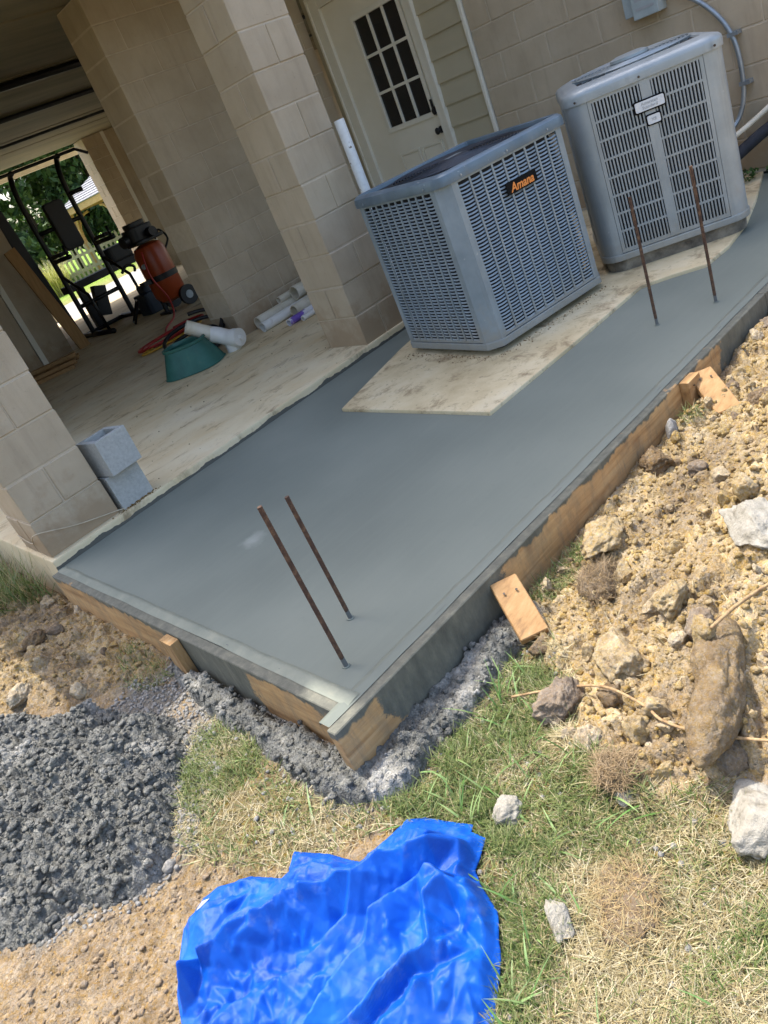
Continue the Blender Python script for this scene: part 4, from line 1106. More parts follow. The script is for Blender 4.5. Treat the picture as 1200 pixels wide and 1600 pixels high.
# pvc pieces
def pvc(name, a, b, r, m, label, wall=0.006):
    o = MB().pipe(a, b, r, r - wall, 22).build(name, m, smooth='auto'); return tag(o, label, 'pipe')
pvc('pvc_pipe', (2.84, 2.00, 0.105), (3.62, 1.985, 0.105), 0.055, M_pvcold, 'wide dirty cream pvc pipe lying at the foot of the block wall')
pvc('pvc_pipe', (2.76, 1.83, 0.092), (3.30, 1.83, 0.092), 0.042, M_pvc, 'clean white pvc pipe lying between dirty cream and purple smeared pipes')
pvc('pvc_pipe', (3.24, 1.90, 0.188), (3.80, 1.92, 0.188), 0.06, M_pvcold, 'fat open ended pvc pipe resting on top of the other pipes')
pvc('pvc_pipe', (3.12, 1.99, 0.185), (3.7, 2.015, 0.19), 0.030, M_pvcold, 'thin cream pvc pipe tucked behind the fat pipe by the wall')
pvc('pvc_pipe', (3.02, 1.69, 0.105), (3.6, 1.74, 0.105), 0.047, M_pvcold, 'short cream pvc pipe lying behind the purple smeared pipe')
pvc('pvc_pipe', (2.82, 1.53, 0.080), (3.28, 1.555, 0.080), 0.030, M_purple, 'small white pipe smeared with purple primer')
pvc('pvc_pipe', (2.90, 1.44, 0.072), (3.3, 1.46, 0.072), 0.022, M_pvc, 'thin white pvc pipe nearest the block pillar on the floor')
pl = MB().pipe((2.60, -0.15, 0.02), (2.655, -0.085, 1.285), 0.031, 0.026).build('pvc_pipe', M_pvc, smooth='auto')
pl.data.materials[0] = pm('spattered_pvc', [(0.3, (206, 208, 206)), (0.64, (222, 224, 222)), (0.69, (120, 112, 98))], 26, 5, rough=0.4)
tag(pl, 'white pvc pipe leaning upright against block pillar behind the louvred air conditioner', 'pipe')
# sanitary tee
ft = tag(empty('pvc_fitting', (2.42, 1.86, 0.05)), 'white pvc tee fitting with a cream stub beside the green box', 'pipe fitting')
FI = Matrix.Translation((2.42, 1.86, 0.05)).inverted()
def fp(o): o.parent = ft; o.matrix_parent_inverse = FI; return o
fp(MB().pipe((2.21, 1.99, 0.375), (2.36, 1.92, 0.240), 0.056, 0.049).build('stub', M_pvcold, smooth='auto'))
fp(MB().tube(spline([(2.335, 1.93, 0.245), (2.39, 1.905, 0.21), (2.43, 1.86, 0.17), (2.45, 1.80, 0.15)]), [0.066] * 25, 18).build('elbow', M_pvc, smooth='auto'))
fp(MB().pipe((2.45, 1.86, 0.05), (2.45, 1.86, 0.14), 0.062, 0.054).build('socket', M_pvc, smooth='auto'))
fp(MB().tube([(2.455, 1.80, 0.15), (2.47, 1.735, 0.142), (2.471, 1.732, 0.142)], [0.072, 0.072, 0.05], 20).build('clean_out', M_pvc, smooth='auto'))
fp(MB().tube([(2.47, 1.733, 0.142), (2.474, 1.712, 0.139)], 0.018, 6).build('plug', M_pvc))
# green valve box lying on the floor
gvb = MB()
def gl(rx, ry, z, n=28): return [(rx * abs(math.cos(2 * math.pi * k / n)) ** 0.75 * (1 if math.cos(2 * math.pi * k / n) > 0 else -1), ry * abs(math.sin(2 * math.pi * k / n)) ** 0.75 * (1 if math.sin(2 * math.pi * k / n) > 0 else -1), z) for k in range(n)]
gv = loops_mesh([gl(.255, .205, 0), gl(.262, .212, 0.004), gl(.252, .203, 0.014), gl(.175, .135, .20), gl(.185, .145, .205), gl(.185, .145, .225), gl(.172, .132, .225), gl(.165, .125, .20), gl(.24, .19, .01)]).build('valve_box', M_greenplastic, smooth='auto', loc=(2.14, 2.02, 0.052), rot=(0, 0, R(-52)))
tag(gv, 'dark green tapered plastic valve box set on the carport floor', 'valve box')
def coil(name, c, rad, turns, r, m, label, cat, seed=0, squash=1.0, n=28, tail=None, rise=0.012):
    rg = random.Random(seed); P = []
    for i in range(int(turns * n) + 1):
        q = 2 * math.pi * i / n; rr = rad * (1 + 0.16 * math.sin(q * 0.31 + seed) + 0.05 * math.sin(q * 0.77))
        P.append((c[0] + rr * math.cos(q), c[1] + rr * squash * math.sin(q), c[2] + r + rise * (i / n) * abs(math.sin(q * 0.5 + seed)) ))
    if tail: P += tail
    o = MB().tube(P, r, 8).build(name, m, smooth=True); return tag(o, label, cat)
coil('garden_hose', (2.47, 2.42, 0.05), 0.26, 4.2, 0.017, M_black, 'coil of black hose piled behind the green valve box', 'hose', 1, 0.75, rise=0.07)
coil('air_hose', (2.98, 3.95, 0.05), 0.36, 3.2, 0.011, M_redhose, 'loose coil of red air hose spread over the carport floor', 'hose', 2, 0.62)
coil('extension_cord', (2.90, 3.72, 0.05), 0.33, 2.2, 0.009, M_yellowhose, 'yellow orange cord tangled with the red air hose', 'cord', 5, 0.42)

# air compressor
ac = tag(empty('air_compressor', (4.02, 5.55, 0.05)), 'upright orange air compressor with black pump and hose', 'air compressor')
CI = Matrix.Identity(4)
def cp(o): o.parent = ac; return o
cp(MB().lathe([(0.10, 0.12), (0.17, 0.15), (0.20, 0.22), (0.20, 0.74), (0.17, 0.82), (0.09, 0.85)], (0, 0, 0), 28).build('tank', M_orange, smooth='auto'))
cp(MB().lathe([(0.206, 0.40), (0.206, 0.47)], (0, 0, 0), 28).box((-0.30, -0.06, 0.41), (-0.19, 0.06, 0.46)).build('tank_band', M_black, smooth='auto'))
cp(MB().prism(rounded_rect(0.42, 0.34, 0.08, 5, -0.19, -0.17), 0.86, 0.90).prism(rounded_rect(0.36, 0.28, 0.10, 5, -0.20, -0.14), 0.90, 1.06).prism(rounded_rect(0.26, 0.22, 0.09, 5, -0.16, -0.11), 1.06, 1.12).build('pump', M_black, bevel=0.015))
cp(MB().tube([(-0.16, 0, 0.96), (-0.28, -0.02, 0.95)], 0.07, 14).build('motor', M_black, smooth='auto'))
cp(MB().tube([(0.05, -0.12, 0.95), (0.05, -0.24, 0.95)], 0.055, 12).build('air_filter', M_black, smooth='auto'))
cp(MB().tube(spline([(0.2, 0.1, 0.84), (0.30, 0.1, 0.92), (0.34, 0.05, 0.80), (0.22, 0.0, 0.70)]), 0.014, 8).build('handle', M_blackmetal, smooth=True))
for s in (-1, 1):
    wx = cp(MB().tube([(0.10, s * 0.19, 0.12), (0.10, s * 0.25, 0.12)], 0.12, 22).build('wheel', M_black, smooth='auto')); MB().tube([(0.10, s * 0.251, 0.12), (0.10, s * 0.256, 0.12)], 0.05, 14).build('hub', M_galv, wx)
cp(MB().box((-0.2, -0.15, 0.0), (-0.12, 0.15, 0.03)).box((-0.18, -0.02, 0.03), (-0.14, 0.02, 0.22)).build('foot', M_blackmetal))
cp(MB().tube(spline([(-0.16, -0.12, 0.78), (-0.24, -0.2, 0.5), (-0.20, -0.28, 0.2), (-0.35, -0.5, 0.02), (-0.75, -1.0, 0.012), (-0.98, -1.4, 0.012)]), 0.011, 8).build('hose', M_redhose, smooth=True))
cp(MB().tube([(-0.2, -0.08, 0.62), (-0.21, -0.09, 0.62)], 0.03, 14).build('gauge', M_galv))

# power tower
pt = tag(empty('pull_up_station', (3.75, 7.0, 0.05)), 'black pull-up and dip station with padded backrest', 'exercise machine')
def gp(o): o.parent = pt; return o
for x in (-0.30, 0.36):
    gp(MB().tube(spline([(x, 0.05, 0.03), (x, 0.05, 0.9), (x, 0.05, 1.6), (x, 0.0, 1.95), (x, -0.12, 2.12), (x, -0.22, 2.16)]), 0.034, 10).build('upright', M_blackmetal, smooth=True))
    gp(MB().tube([(x, -0.62, 0.03), (x, 0.45, 0.03)], 0.034, 10).build('foot_bar', M_blackmetal, smooth=True))
    gp(MB().tube([(x, 0.02, 1.05), (x, -0.55, 1.05)], 0.03, 10).tube([(x, -0.50, 1.05), (x, -0.50, 1.20)], 0.018, 8).build('dip_arm', M_blackmetal, smooth=True))
    gp(MB().prism(rounded_rect(0.13, 0.36, 0.03, 4, x - .065, -0.45), 1.085, 1.135).build('arm_pad', M_pad_vinyl, bevel=0.012))
    gp(MB().tube([(x, -0.5, 0.05), (x, -0.45, 0.55), (x, 0.03, 0.85)], 0.022, 8).build('strut', M_blackmetal, smooth=True))
gp(MB().tube([(-0.62, -0.30, 2.06), (-0.52, -0.24, 2.16), (0.60, -0.24, 2.16), (0.72, -0.30, 2.06)], 0.020, 10).build('pull_up_bar', M_blackmetal, smooth=True))
for yy_, zz_ in ((0.05, 0.42), (0.05, 1.42), (0.4, 0.03)):
    gp(MB().tube([(-0.30, yy_, zz_), (0.36, yy_, zz_)], 0.029, 10).build('crossbar', M_blackmetal, smooth=True))
gp(MB().prism(rounded_rect(0.27, 0.62, 0.05, 5, -0.105, 0), 0, 0.09).build('back_pad', M_pad_vinyl, bevel=0.02, loc=(0, -0.02, 1.10), rot=(math.pi / 2, 0, 0)))
gp(MB().tube(spline([(0.42, -0.50, 0.55), (0.44, -0.5, 0.62), (0.34, -0.5, 0.66), (0.24, -0.5, 0.6)]), 0.02, 8).build('push_up_grip', M_blackmetal, smooth=True))
gp(MB().tube([(0.36, 0.02, 1.72), (0.50, -0.1, 1.72)], 0.028, 10).build('hanging_grip', M_pad_vinyl, smooth=True))
# small frame on the floor and dark gear beside the station
o = MB().tube([(3.72, 6.3, 0.07), (3.62, 6.05, 0.07), (3.75, 5.95, 0.30), (3.85, 6.2, 0.30), (3.72, 6.3, 0.07)], 0.016, 8).build('push_up_frame', M_blackmetal, smooth=True); tag(o, 'small black tube frame standing on the carport floor', 'frame')
o = MB().prism(rounded_rect(0.55, 0.36, 0.05, 4, 3.95, 6.15), 0.05, 0.32).prism(rounded_rect(0.40, 0.25, 0.05, 4, 4.02, 6.2), 0.32, 0.42).build('tool_case', pm('navy_plastic', [(0.3, (24, 34, 48)), (0.7, (36, 50, 66))], 6, rough=0.5), bevel=0.015); tag(o, 'dark blue plastic tool case left beside the compressor', 'tool case')
o = MB().obox((3.13, 6.95, 0.98), (0.075, 0.0, -0.02), (0, 0.045, 0), (-0.06, 0, 0.93)).build('folded_mat', M_pad_vinyl, bevel=0.02); tag(o, 'tall black folded mat leaning against the inner pillar', 'mat')
# bench with clutter in front of far opening
bn = tag(empty('weight_bench', (4.35, 7.6, 0.05)), 'dark bench with a black seat behind the pull-up station', 'bench')
for a, b, nm in (((-0.75, -0.14, 0.60), (0.65, 0.14, 0.70), 'seat'), ((-0.6, -0.05, 0.0), (-0.5, 0.05, 0.60), 'leg'), ((0.45, -0.05, 0.0), (0.55, 0.05, 0.60), 'leg')):
    MB().box(a, b).build(nm, M_pad_vinyl if nm == 'seat' else M_blackmetal, bn, bevel=0.01)
MB().prism(rounded_rect(0.42, 0.3, 0.1, 5, 0.0, -0.15), 0.70, 0.92).build('backrest', M_pad_vinyl, bn, bevel=0.03)
MB().obox((-0.35, 0, 0.33), (0.09, 0, -0.03), (0, 0.06, 0), (0.06, 0, 0.2)).build('pedal_post', M_blackmetal, bn, bevel=0.01)

# lumber stack
lum = []
for i, (yo, zo_, L, dxs) in enumerate(((0.0, 0, 1.6, 0.0), (0.10, 0, 1.7, 0.06), (0.20, 0, 1.5, 0.12), (0.02, 1, 1.55, 0.05), (0.12, 1, 1.65, 0.14), (0.08, 2, 1.5, 0.10))):
    x1_ = 2.66 - 0.30 * 0 + dxs
    p = Vector((2.70 - 0.08 * zo_ * 0 + dxs * 0.8 + yo * 0.9 - 0.3, 5.35 + yo * 2.6, 0.072 + 0.044 * zo_))
    d = Vector((-0.80, 0.42, 0)).normalized()
    o = MB().bar(p, p + d * L, 0.088, 0.038).build('lumber_stick', M_wood, bevel=0.002)
    tag(o, ['pale sawn lumber stick at the bottom of the low stack by the inner pillar', 'pale sawn lumber stick in the middle layer of the low stack', 'pale sawn lumber stick lying on top of the low stack'][zo_], 'lumber', 'stack of lumber sticks by the inner pillar')
o = MB().obox((2.97, 6.60, 0.74), (0.075, 0, 0.012), (0, 0.02, 0.0), (-0.10, 0.03, 0.70)).build('leaning_board', M_tanboard, bevel=0.003); tag(o, 'tan wooden board leaning against the dark inner pillar', 'board')

# ------------------------------------------------------------------ back yard
apron = MB().box((0.0, 11.502, -0.2), (14, 15.9, -0.02)).build('apron', pm('pale_concrete', [(0.3, (140, 138, 132)), (0.7, (160, 158, 152))], 3, rough=0.9)); tag(apron, kind='structure')
pp = tag(empty('porch_frame', (7.25, 12.6, -0.02)), 'pale timber post and beam frame beyond the carport opening', 'porch frame')
M_paletimber = pm('pale_timber', [(0.3, (176, 164, 134)), (0.7, (196, 186, 158))], 6, 5, rough=0.75)
MB().box((-0.05, -0.05, 0.0), (0.05, 0.05, 2.62)).build('post', M_paletimber, pp)
MB().box((-2.4, -0.04, 2.62), (0.3, 0.04, 2.76)).build('beam', M_paletimber, pp)
MB().box((-2.35, -0.05, 0.0), (-2.25, 0.05, 2.62)).build('post', M_paletimber, pp)
# gazebo
gb = tag(empty('gazebo', (12.2, 21.2, -0.06)), 'timber gazebo with grey shingled pyramid roof in the back yard', 'gazebo')
hw = 1.75; ze = 1.93; za = 3.0
apex = Vector((0, 0, za))
for sx_, sy_ in ((-1, -1), (1, -1), (1, 1), (-1, 1)):
    MB().box((sx_ * 1.5 - .07, sy_ * 1.5 - .07, 0), (sx_ * 1.5 + .07, sy_ * 1.5 + .07, ze)).build('post', M_cedar, gb)
    for ax in (0, 1):
        P = []
        for i in range(7):
            q = R(90 * i / 6); a_ = 0.55 * (1 - math.sin(q)); b_ = 0.55 * (1 - math.cos(q))
            pt_ = (sx_ * (1.43 - b_), sy_ * 1.5, ze - 0.1 - a_) if ax == 0 else (sx_ * 1.5, sy_ * (1.43 - b_), ze - 0.1 - a_)
            P.append(pt_)
        MB().tube(P, 0.045, 6).build('bracket', M_cedar, gb)
for a, b in (((-hw, -hw, ze - .02), (hw, -hw + .05, ze + .16)), ((-hw, hw - .05, ze - .02), (hw, hw, ze + .16)), ((-hw, -hw + .05, ze - .02), (-hw + .05, hw - .05, ze + .16)), ((hw - .05, -hw + .05, ze - .02), (hw, hw - .05, ze + .16))):
    MB().box(a, b).build('fascia', M_cedar, gb)
rp = MB().add([(-hw, -hw, ze + .16), (hw, -hw, ze + .16), (hw, hw, ze + .16), (-hw, hw, ze + .16), tuple(apex)], [(0, 1, 4), (1, 2, 4), (2, 3, 4), (3, 0, 4), (3, 2, 1, 0)]).build('roof', M_roofing, gb)
for k in range(4):
    rzm = Matrix.Rotation(k * math.pi / 2, 4, 'Z')
    nr = 13
    for i in range(nr):
        t0, t1 = i / nr, min(1, (i + 1.25) / nr)
        def rp_(t, u, lift): 
            hh = hw * (1 - t) + 0.02
            return rzm @ Vector((u * hh, -hh - lift * 0.4, ze + .16 + (za - ze - .16) * t + lift))
        MB().add([rp_(t0, -1, .03), rp_(t0, 1, .03), rp_(t1, 1, .008), rp_(t1, -1, .008), rp_(t0, -1, .0), rp_(t0, 1, .0)], [(0, 1, 2, 3), (4, 5, 1, 0)]).build('shingle_course', M_roofing, rp)
# picket fence
fe = tag(empty('picket_fence', (5.2, 23.4, -0.06)), 'weathered wooden picket fence at the back of the lawn', 'fence')
pk = MB().add([(-.04, 0, 0), (.04, 0, 0), (.04, 0.02, 0), (-.04, .02, 0), (-.04, 0, .95), (.04, 0, .95), (.04, .02, .95), (-.04, .02, .95), (0, 0, 1.02), (0, .02, 1.02)],
              [(0, 1, 5, 4), (3, 7, 6, 2), (0, 4, 7, 3), (1, 2, 6, 5), (4, 5, 8), (7, 9, 6), (4, 8, 9, 7), (5, 6, 9, 8), (0, 3, 2, 1)]).mesh('picket', M_fence)
for i in range(78): link('picket', pk, fe, (0.07 + i * 0.15, -0.25 * (i * 0.15) - 0.03, 0))
for z in (0.3, 0.75): MB().bar((0, 0, z), (11.7, -2.925, z), 0.04, 0.09).build('rail', M_fence, fe)

# leaves helper
def leaf_cloud(centers, radii, n, size, cols, seed, flat=1.0, squash=0.8):
    rg = np.random.default_rng(seed); K = len(centers)
    which = rg.integers(0, K, n); d = rg.normal(size=(n, 3)); d /= np.linalg.norm(d, axis=1)[:, None]
    rr = rg.uniform(0.45, 1.05, n) ** 0.6
    p = np.array(centers)[which] + d * (np.array(radii)[which] * rr)[:, None] * np.array([1, 1, squash])
    u = rg.normal(size=(n, 3)); u /= np.linalg.norm(u, axis=1)[:, None]
    v = np.cross(u, rg.normal(size=(n, 3))); v /= np.linalg.norm(v, axis=1)[:, None]
    s = size * rg.uniform(0.5, 1.3, n)[:, None]
    V = np.stack([p - u * s, p + v * s * 0.45, p + u * s, p - v * s * 0.45], 1).reshape(-1, 3)
    Fq = np.arange(4 * n).reshape(n, 4)
    c = np.array([lin(x)[:3] for x in cols])[rg.integers(0, len(cols), n)] * rg.uniform(0.7, 1.2, n)[:, None]
    C4 = np.repeat(np.concatenate([c, np.ones((n, 1))], 1), 4, axis=0)
    return V, Fq, C4
GREEN_C = [(70, 98, 46), (84, 112, 54), (58, 84, 42), (98, 124, 64)]
def tree(x, y, h, spread, n, seed, label):
    t = tag(empty('tree', (x, y, -0.1)), label, 'tree', 'trees behind the back yard fence')
    rg = random.Random(seed)
    tr = MB().tube(spline([(0, 0, 0), (rg.uniform(-.1, .1), 0, h * 0.25), (rg.uniform(-.3, .3), .1, h * 0.55), (rg.uniform(-.3, .3), 0, h * 0.85)]), [0.16 * (1 - 0.8 * i / 24) for i in range(25)], 8)
    cs_, rs_ = [], []
    for i in range(20):
        q = rg.uniform(0, 6.28); rr = spread * rg.uniform(0.15, 0.85); z = h * rg.uniform(0.12, 0.92)
        c = (rr * math.cos(q), rr * math.sin(q), z); cs_.append(c); rs_.append(spread * rg.uniform(0.28, 0.5))
        if i % 2 == 0: tr.tube([(0, 0, z * 0.75), (c[0] * .6, c[1] * .6, z * 0.95), c], [0.05, 0.03, 0.012], 6)
    tr.build('trunk', M_bark, t, smooth=True)
    V, Fq, C4 = leaf_cloud(cs_, rs_, n, 0.19, GREEN_C, seed)
    link('crown', np_mesh('crown', V, Fq, M_leaf, False, {'tint': C4}), t)
    return t
tl = ['bushy green tree behind the picket fence', 'dense green tree rising behind the gazebo roof', 'tall leafy tree seen beyond the pull-up bar']
k = 0
for (x, y, h, s) in ((8.2, 25.5, 6.0, 2.2), (11.0, 26.5, 7.0, 2.4), (13.8, 26.0, 6.5, 2.3), (16.6, 25.0, 6.5, 2.4), (5.6, 27, 7, 2.4), (9.5, 31, 9, 3.0), (14.0, 32, 9.5, 3.2), (18.5, 30, 9, 3), (20, 26, 7, 2.5), (3, 30, 9, 3)):
    t = tree(x, y, h, s, 6000, 40 + k, tl[0]); k += 1

for (x, y, h, s) in ((-9.5, -7, 7.5, 2.8), (-10.5, -2.5, 8, 3.0), (-9.0, 2.5, 7.5, 2.8), (-10.5, 7.5, 8, 3.0)):  # out of view, added to cut the light from the open side
    t = tree(x, y, h, s, 2600, 60 + k, 'unseen leafy tree added off the open side of the carport to block light'); t['group'] = 'light blocking trees added beside the carport'; k += 1

# blade builder for grasses
def blades(P, L, W, az, lean, curl, cols, rg, segs=3):
    """P (n,3) roots; returns V, F, C"""
    n = len(P)
    dirh = np.stack([np.cos(az), np.sin(az), np.zeros(n)], 1); side = np.stack([-np.sin(az), np.cos(az), np.zeros(n)], 1)
    rows = []
    for i in range(segs + 1):
        t = i / segs
        ang = lean + curl * t * t          # angle from vertical
        # integrate roughly
        ds = L * t
        p = P + dirh * (ds * np.sin(lean + curl * t * 0.5))[:, None] + np.array([0, 0, 1]) * (ds * np.cos(lean + curl * t * 0.5))[:, None]
        wv = W * (1 - 0.9 * t ** 1.5)
        rows.append(p - side * (wv / 2)[:, None]); rows.append(p + side * (wv / 2)[:, None])
    k = 2 * (segs + 1)
    V = np.stack(rows, 1).reshape(-1, 3)
    base = (np.arange(n) * k)[:, None]
    F = np.concatenate([np.concatenate([base + 2 * i, base + 2 * i + 1, base + 2 * i + 3, base + 2 * i + 2], 1) for i in range(segs)])
    C = np.repeat(np.concatenate([cols, np.ones((n, 1))], 1), k, axis=0)
    return V, F, C
def pick(cols, n, rg, lo=0.75, hi=1.2):
    c = np.array([lin(x)[:3] for x in cols]); return c[rg.integers(0, len(c), n)] * rg.uniform(lo, hi, n)[:, None]
# ornamental grass clumps in the yard
for i, (x, y, h) in enumerate(((8.3, 20.6, 1.25), (7.4, 21.6, 1.1), (9.0, 22.0, 1.0))):
    rg = np.random.default_rng(300 + i); n = 420
    P = np.stack([rg.normal(0, .12, n), rg.normal(0, .12, n), np.zeros(n)], 1)
    V, F, C = blades(P, h * rg.uniform(.6, 1.1, n), np.full(n, .022), rg.uniform(0, 6.28, n), rg.uniform(.05, .5, n), rg.uniform(.3, 1.3, n), pick([(170, 170, 90), (150, 156, 70), (196, 188, 130)], n, rg), rg, 4)
    o = link('ornamental_grass', np_mesh('ornamental_grass', V, F, M_blade, False, {'tint': C}), None, (x, y, -0.06)); tag(o, 'fountain clump of pale ornamental grass by the gazebo', 'grass clump', 'ornamental grass clumps')

# ------------------------------------------------------------------ rocks and clods
def ico(sub):
    bm = bmesh.new(); bmesh.ops.create_icosphere(bm, subdivisions=sub, radius=1.0)
    V = np.array([v.co[:] for v in bm.verts]); F = np.array([[v.index for v in f.verts] for f in bm.faces]); bm.free()
    return V, F
ICO = {s: ico(s) for s in (1, 2, 3, 4, 5)}
def n3(V, f, seed, o=4):
    return (fbm(V[:, 0] * f + seed, V[:, 1] * f + V[:, 2] * f * 0.7, seed, o) + fbm(V[:, 1] * f + 7, V[:, 2] * f - V[:, 0] * 0.6 * f, seed + 5, o) + fbm(V[:, 2] * f + 3, V[:, 0] * f + V[:, 1] * f * 0.5, seed + 9, o)) / 2
def rock_verts(sub, seed, facets=7, lump=0.18, rough=0.06, crumb=0.0):
    V, F = ICO[sub]; V = V.copy(); rg = np.random.default_rng(seed)
    for _ in range(facets):
        nrm = rg.normal(size=3); nrm /= np.linalg.norm(nrm); d = rg.uniform(0.5, 0.88)
        k = V @ nrm; over = k > d
        V[over] -= np.outer((k[over] - d) * 0.95, nrm)
    r = 1 + lump * n3(V, 1.3, seed) + rough * n3(V, 4.5, seed + 2, 3)
    if sub >= 4: r = r + 0.4 * rough * n3(V, 14, seed + 4, 3)
    if crumb:
        r = r + crumb * (1 - 2 * np.abs(n3(V, 3.2, seed + 6, 2))) * 0.6 + crumb * 0.7 * n3(V, 8.5, seed + 7, 2) + (crumb * 0.45 * n3(V, 20, seed + 8, 2) if sub >= 4 else 0)
    return V * r[:, None], F
def rock_mesh(name, sub, seed, m, **kw):
    V, F = rock_verts(sub, seed, **kw); return np_mesh(name, V, F, m, True)
CLOD_ME = [rock_mesh('clod', 4, 100 + i, M_clod, facets=7, lump=0.35, rough=0.12, crumb=0.16) for i in range(9)]
CLODD_ME = [rock_mesh('clod', 4, 140 + i, M_cloddark, facets=6, lump=0.35, rough=0.12, crumb=0.18) for i in range(5)]
rg = np.random.default_rng(11)
def scatter(poly, n, rg, margin=0.0):
    xs = [p[0] for p in poly]; ys_ = [p[1] for p in poly]; out = np.zeros((0, 2))
    while len(out) < n:
        q = np.stack([rg.uniform(min(xs), max(xs), n * 2), rg.uniform(min(ys_), max(ys_), n * 2)], 1)
        q = q[sdist(q[:, 0], q[:, 1], poly) > margin]; out = np.concatenate([out, q])
    return out[:n]
CLAYV = [(2.7, -2.36), (0.66, -2.36), (0.5, -2.5), (0.43, -2.665), (0.23, -2.78), (0.17, -2.96), (0.30, -3.2), (1.1, -3.15), (2.7, -2.75)]
Pc = scatter(CLAYV, 215, rg); Pl = scatter(CLAYL, 60, rg, 0.03)
Pall = np.concatenate([Pc, Pl]); zz = gheight(Pall[:, 0], Pall[:, 1])
for i, (x, y) in enumerate(Pall):
    s = 0.009 + 0.034 * rg.random() ** 3.2
    dark = rg.random() < 0.22
    me = CLODD_ME[rg.integers(0, 5)] if dark else CLOD_ME[rg.integers(0, 9)]
    link('clod', me, ground, (x, y, zz[i] - s * 0.05), (rg.uniform(0, 6), rg.uniform(0, 6), rg.uniform(0, 6)), (s * rg.uniform(.8, 1.3), s * rg.uniform(.8, 1.3), s * rg.uniform(.7, 1.0)))
# fine rubble, joined
def rubble(name, P, S, m, parent, seed, sub=1, nproto=8, lift=0.2, facets=4, smooth=False, crumb=0.0):
    rg = np.random.default_rng(seed)
    protos = [rock_verts(sub, seed * 10 + i, facets=facets, lump=0.35, rough=0.2, crumb=crumb) for i in range(nproto)]
    z = gheight(P[:, 0], P[:, 1]) if P.shape[1] == 2 else P[:, 2]
    Vs, Fs, off = [], [], 0
    q = rg.normal(size=(len(P), 4)); q /= np.linalg.norm(q, axis=1)[:, None]
    for i in range(len(P)):
        V, F = protos[i % nproto]
        w_, x_, y_, z_ = q[i]
        Rm = np.array([[1 - 2 * (y_ * y_ + z_ * z_), 2 * (x_ * y_ - z_ * w_), 2 * (x_ * z_ + y_ * w_)], [2 * (x_ * y_ + z_ * w_), 1 - 2 * (x_ * x_ + z_ * z_), 2 * (y_ * z_ - x_ * w_)], [2 * (x_ * z_ - y_ * w_), 2 * (y_ * z_ + x_ * w_), 1 - 2 * (x_ * x_ + y_ * y_)]])
        Vs.append((V * S[i]) @ Rm.T * np.array([1, 1, .8]) + np.array([P[i, 0], P[i, 1], z[i] + S[i] * lift])); Fs.append(F + off); off += len(V)
    return tag(link(name, np_mesh(name, np.concatenate(Vs), np.concatenate(Fs), m, smooth), parent), kind='stuff')
Pr = np.concatenate([scatter(CLAYV, 4200, rg), scatter(CLAYL, 1300, rg, -0.04)])
rubble('clod_crumbs', Pr, 0.0025 + 0.009 * rg.random(len(Pr)) ** 3, M_clod, ground, 31, sub=2, nproto=10, crumb=0.15)
SOILBL = [(-1.3, -1.9), (-0.95, -1.8), (-0.66, -2.02), (-0.5, -1.98), (-0.45, -2.2), (-0.7, -2.15), (-0.75, -2.7), (-1.3, -2.2)]
Pr = np.concatenate([scatter(SOILBL, 2600, rg, -0.03), scatter(GRAVEL, 400, rg, -0.06)]); rubble('soil_crumbs', Pr, 0.0014 + 0.010 * rg.random(len(Pr)) ** 7, M_soilcrumb, ground, 33, sub=2, nproto=10, crumb=0.22, facets=8, lift=-0.1)
Pr = np.concatenate([scatter(GRAVEL, 2600, rg, -0.03), scatter(SPILL_A, 500, rg, -0.03), scatter(GRASS, 250, rg)])
rubble('gravel', Pr, 0.003 + 0.006 * rg.random(len(Pr)) ** 1.5, M_pebble, ground, 35, facets=1)

# named big pieces
def chunk(name, x, y, s, seed, m, label, cat, rotz=0, sub=5, sink=0.42, facets=6, lump=0.28, rough=0.10, tilt=0.0, zadd=0.0):
    V, F = rock_verts(sub, seed, facets=facets, lump=lump, rough=rough, crumb=0.15 if m in (M_clod, M_cloddark) else (0.06 if m is M_lime else 0))
    V = V * np.array(s)
    me = np_mesh(name, V, F, m, True)
    z = gz(x, y)
    o = link(name, me, None, (x, y, z + s[2] * (1 - 2 * sink) + zadd), (tilt, 0, rotz)); tag(o, label, cat); return o
chunk('limestone_chunk', 0.02, -2.735, (0.042, 0.034, 0.032), 201, M_lime, 'small pale limestone lump in green grass beside the blue tarp', 'rock', 0.4)
chunk('limestone_chunk', -0.148, -2.99, (0.055, 0.027, 0.03), 203, M_lime, 'narrow white rock half sunk in dry grass right of the tarp', 'rock', 0.75)
chunk('limestone_chunk', 0.235, -3.225, (0.095, 0.075, 0.07), 205, M_lime, 'big white limestone boulder lying at the foot of the clay mound', 'rock', 0.2, facets=9)
chunk('limestone_chunk', 0.93, -2.965, (0.14, 0.085, 0.07), 207, M_lime, 'white rubble block half buried high on the clay mound', 'rock', 0.9, facets=8)
chunk('limestone_chunk', 0.16, -2.965, (0.028, 0.02, 0.018), 208, M_lime, 'tiny whitish stone where grass meets the clay', 'rock', 0.9, sub=4)
chunk('grey_stone', 1.60, -2.37, (0.032, 0.022, 0.055), 209, M_pebble, 'upright grey stone leaning at the foot of the form board', 'rock', 0.3, sub=4)
chunk('clay_clod', 0.32, -2.70, (0.085, 0.055, 0.048), 211, M_cloddark, 'big angular brown clod casting shade beside the curved root', 'clod', 0.2, zadd=.01)
chunk('clay_clod', 0.49, -2.80, (0.08, 0.06, 0.05), 213, M_clod, 'broad yellow clay clod above the angular brown clod', 'clod', 1.0)
chunk('clay_clod', 0.66, -2.86, (0.06, 0.05, 0.045), 215, M_clod, 'rounded yellow clod below the white rubble block', 'clod', 0.5)
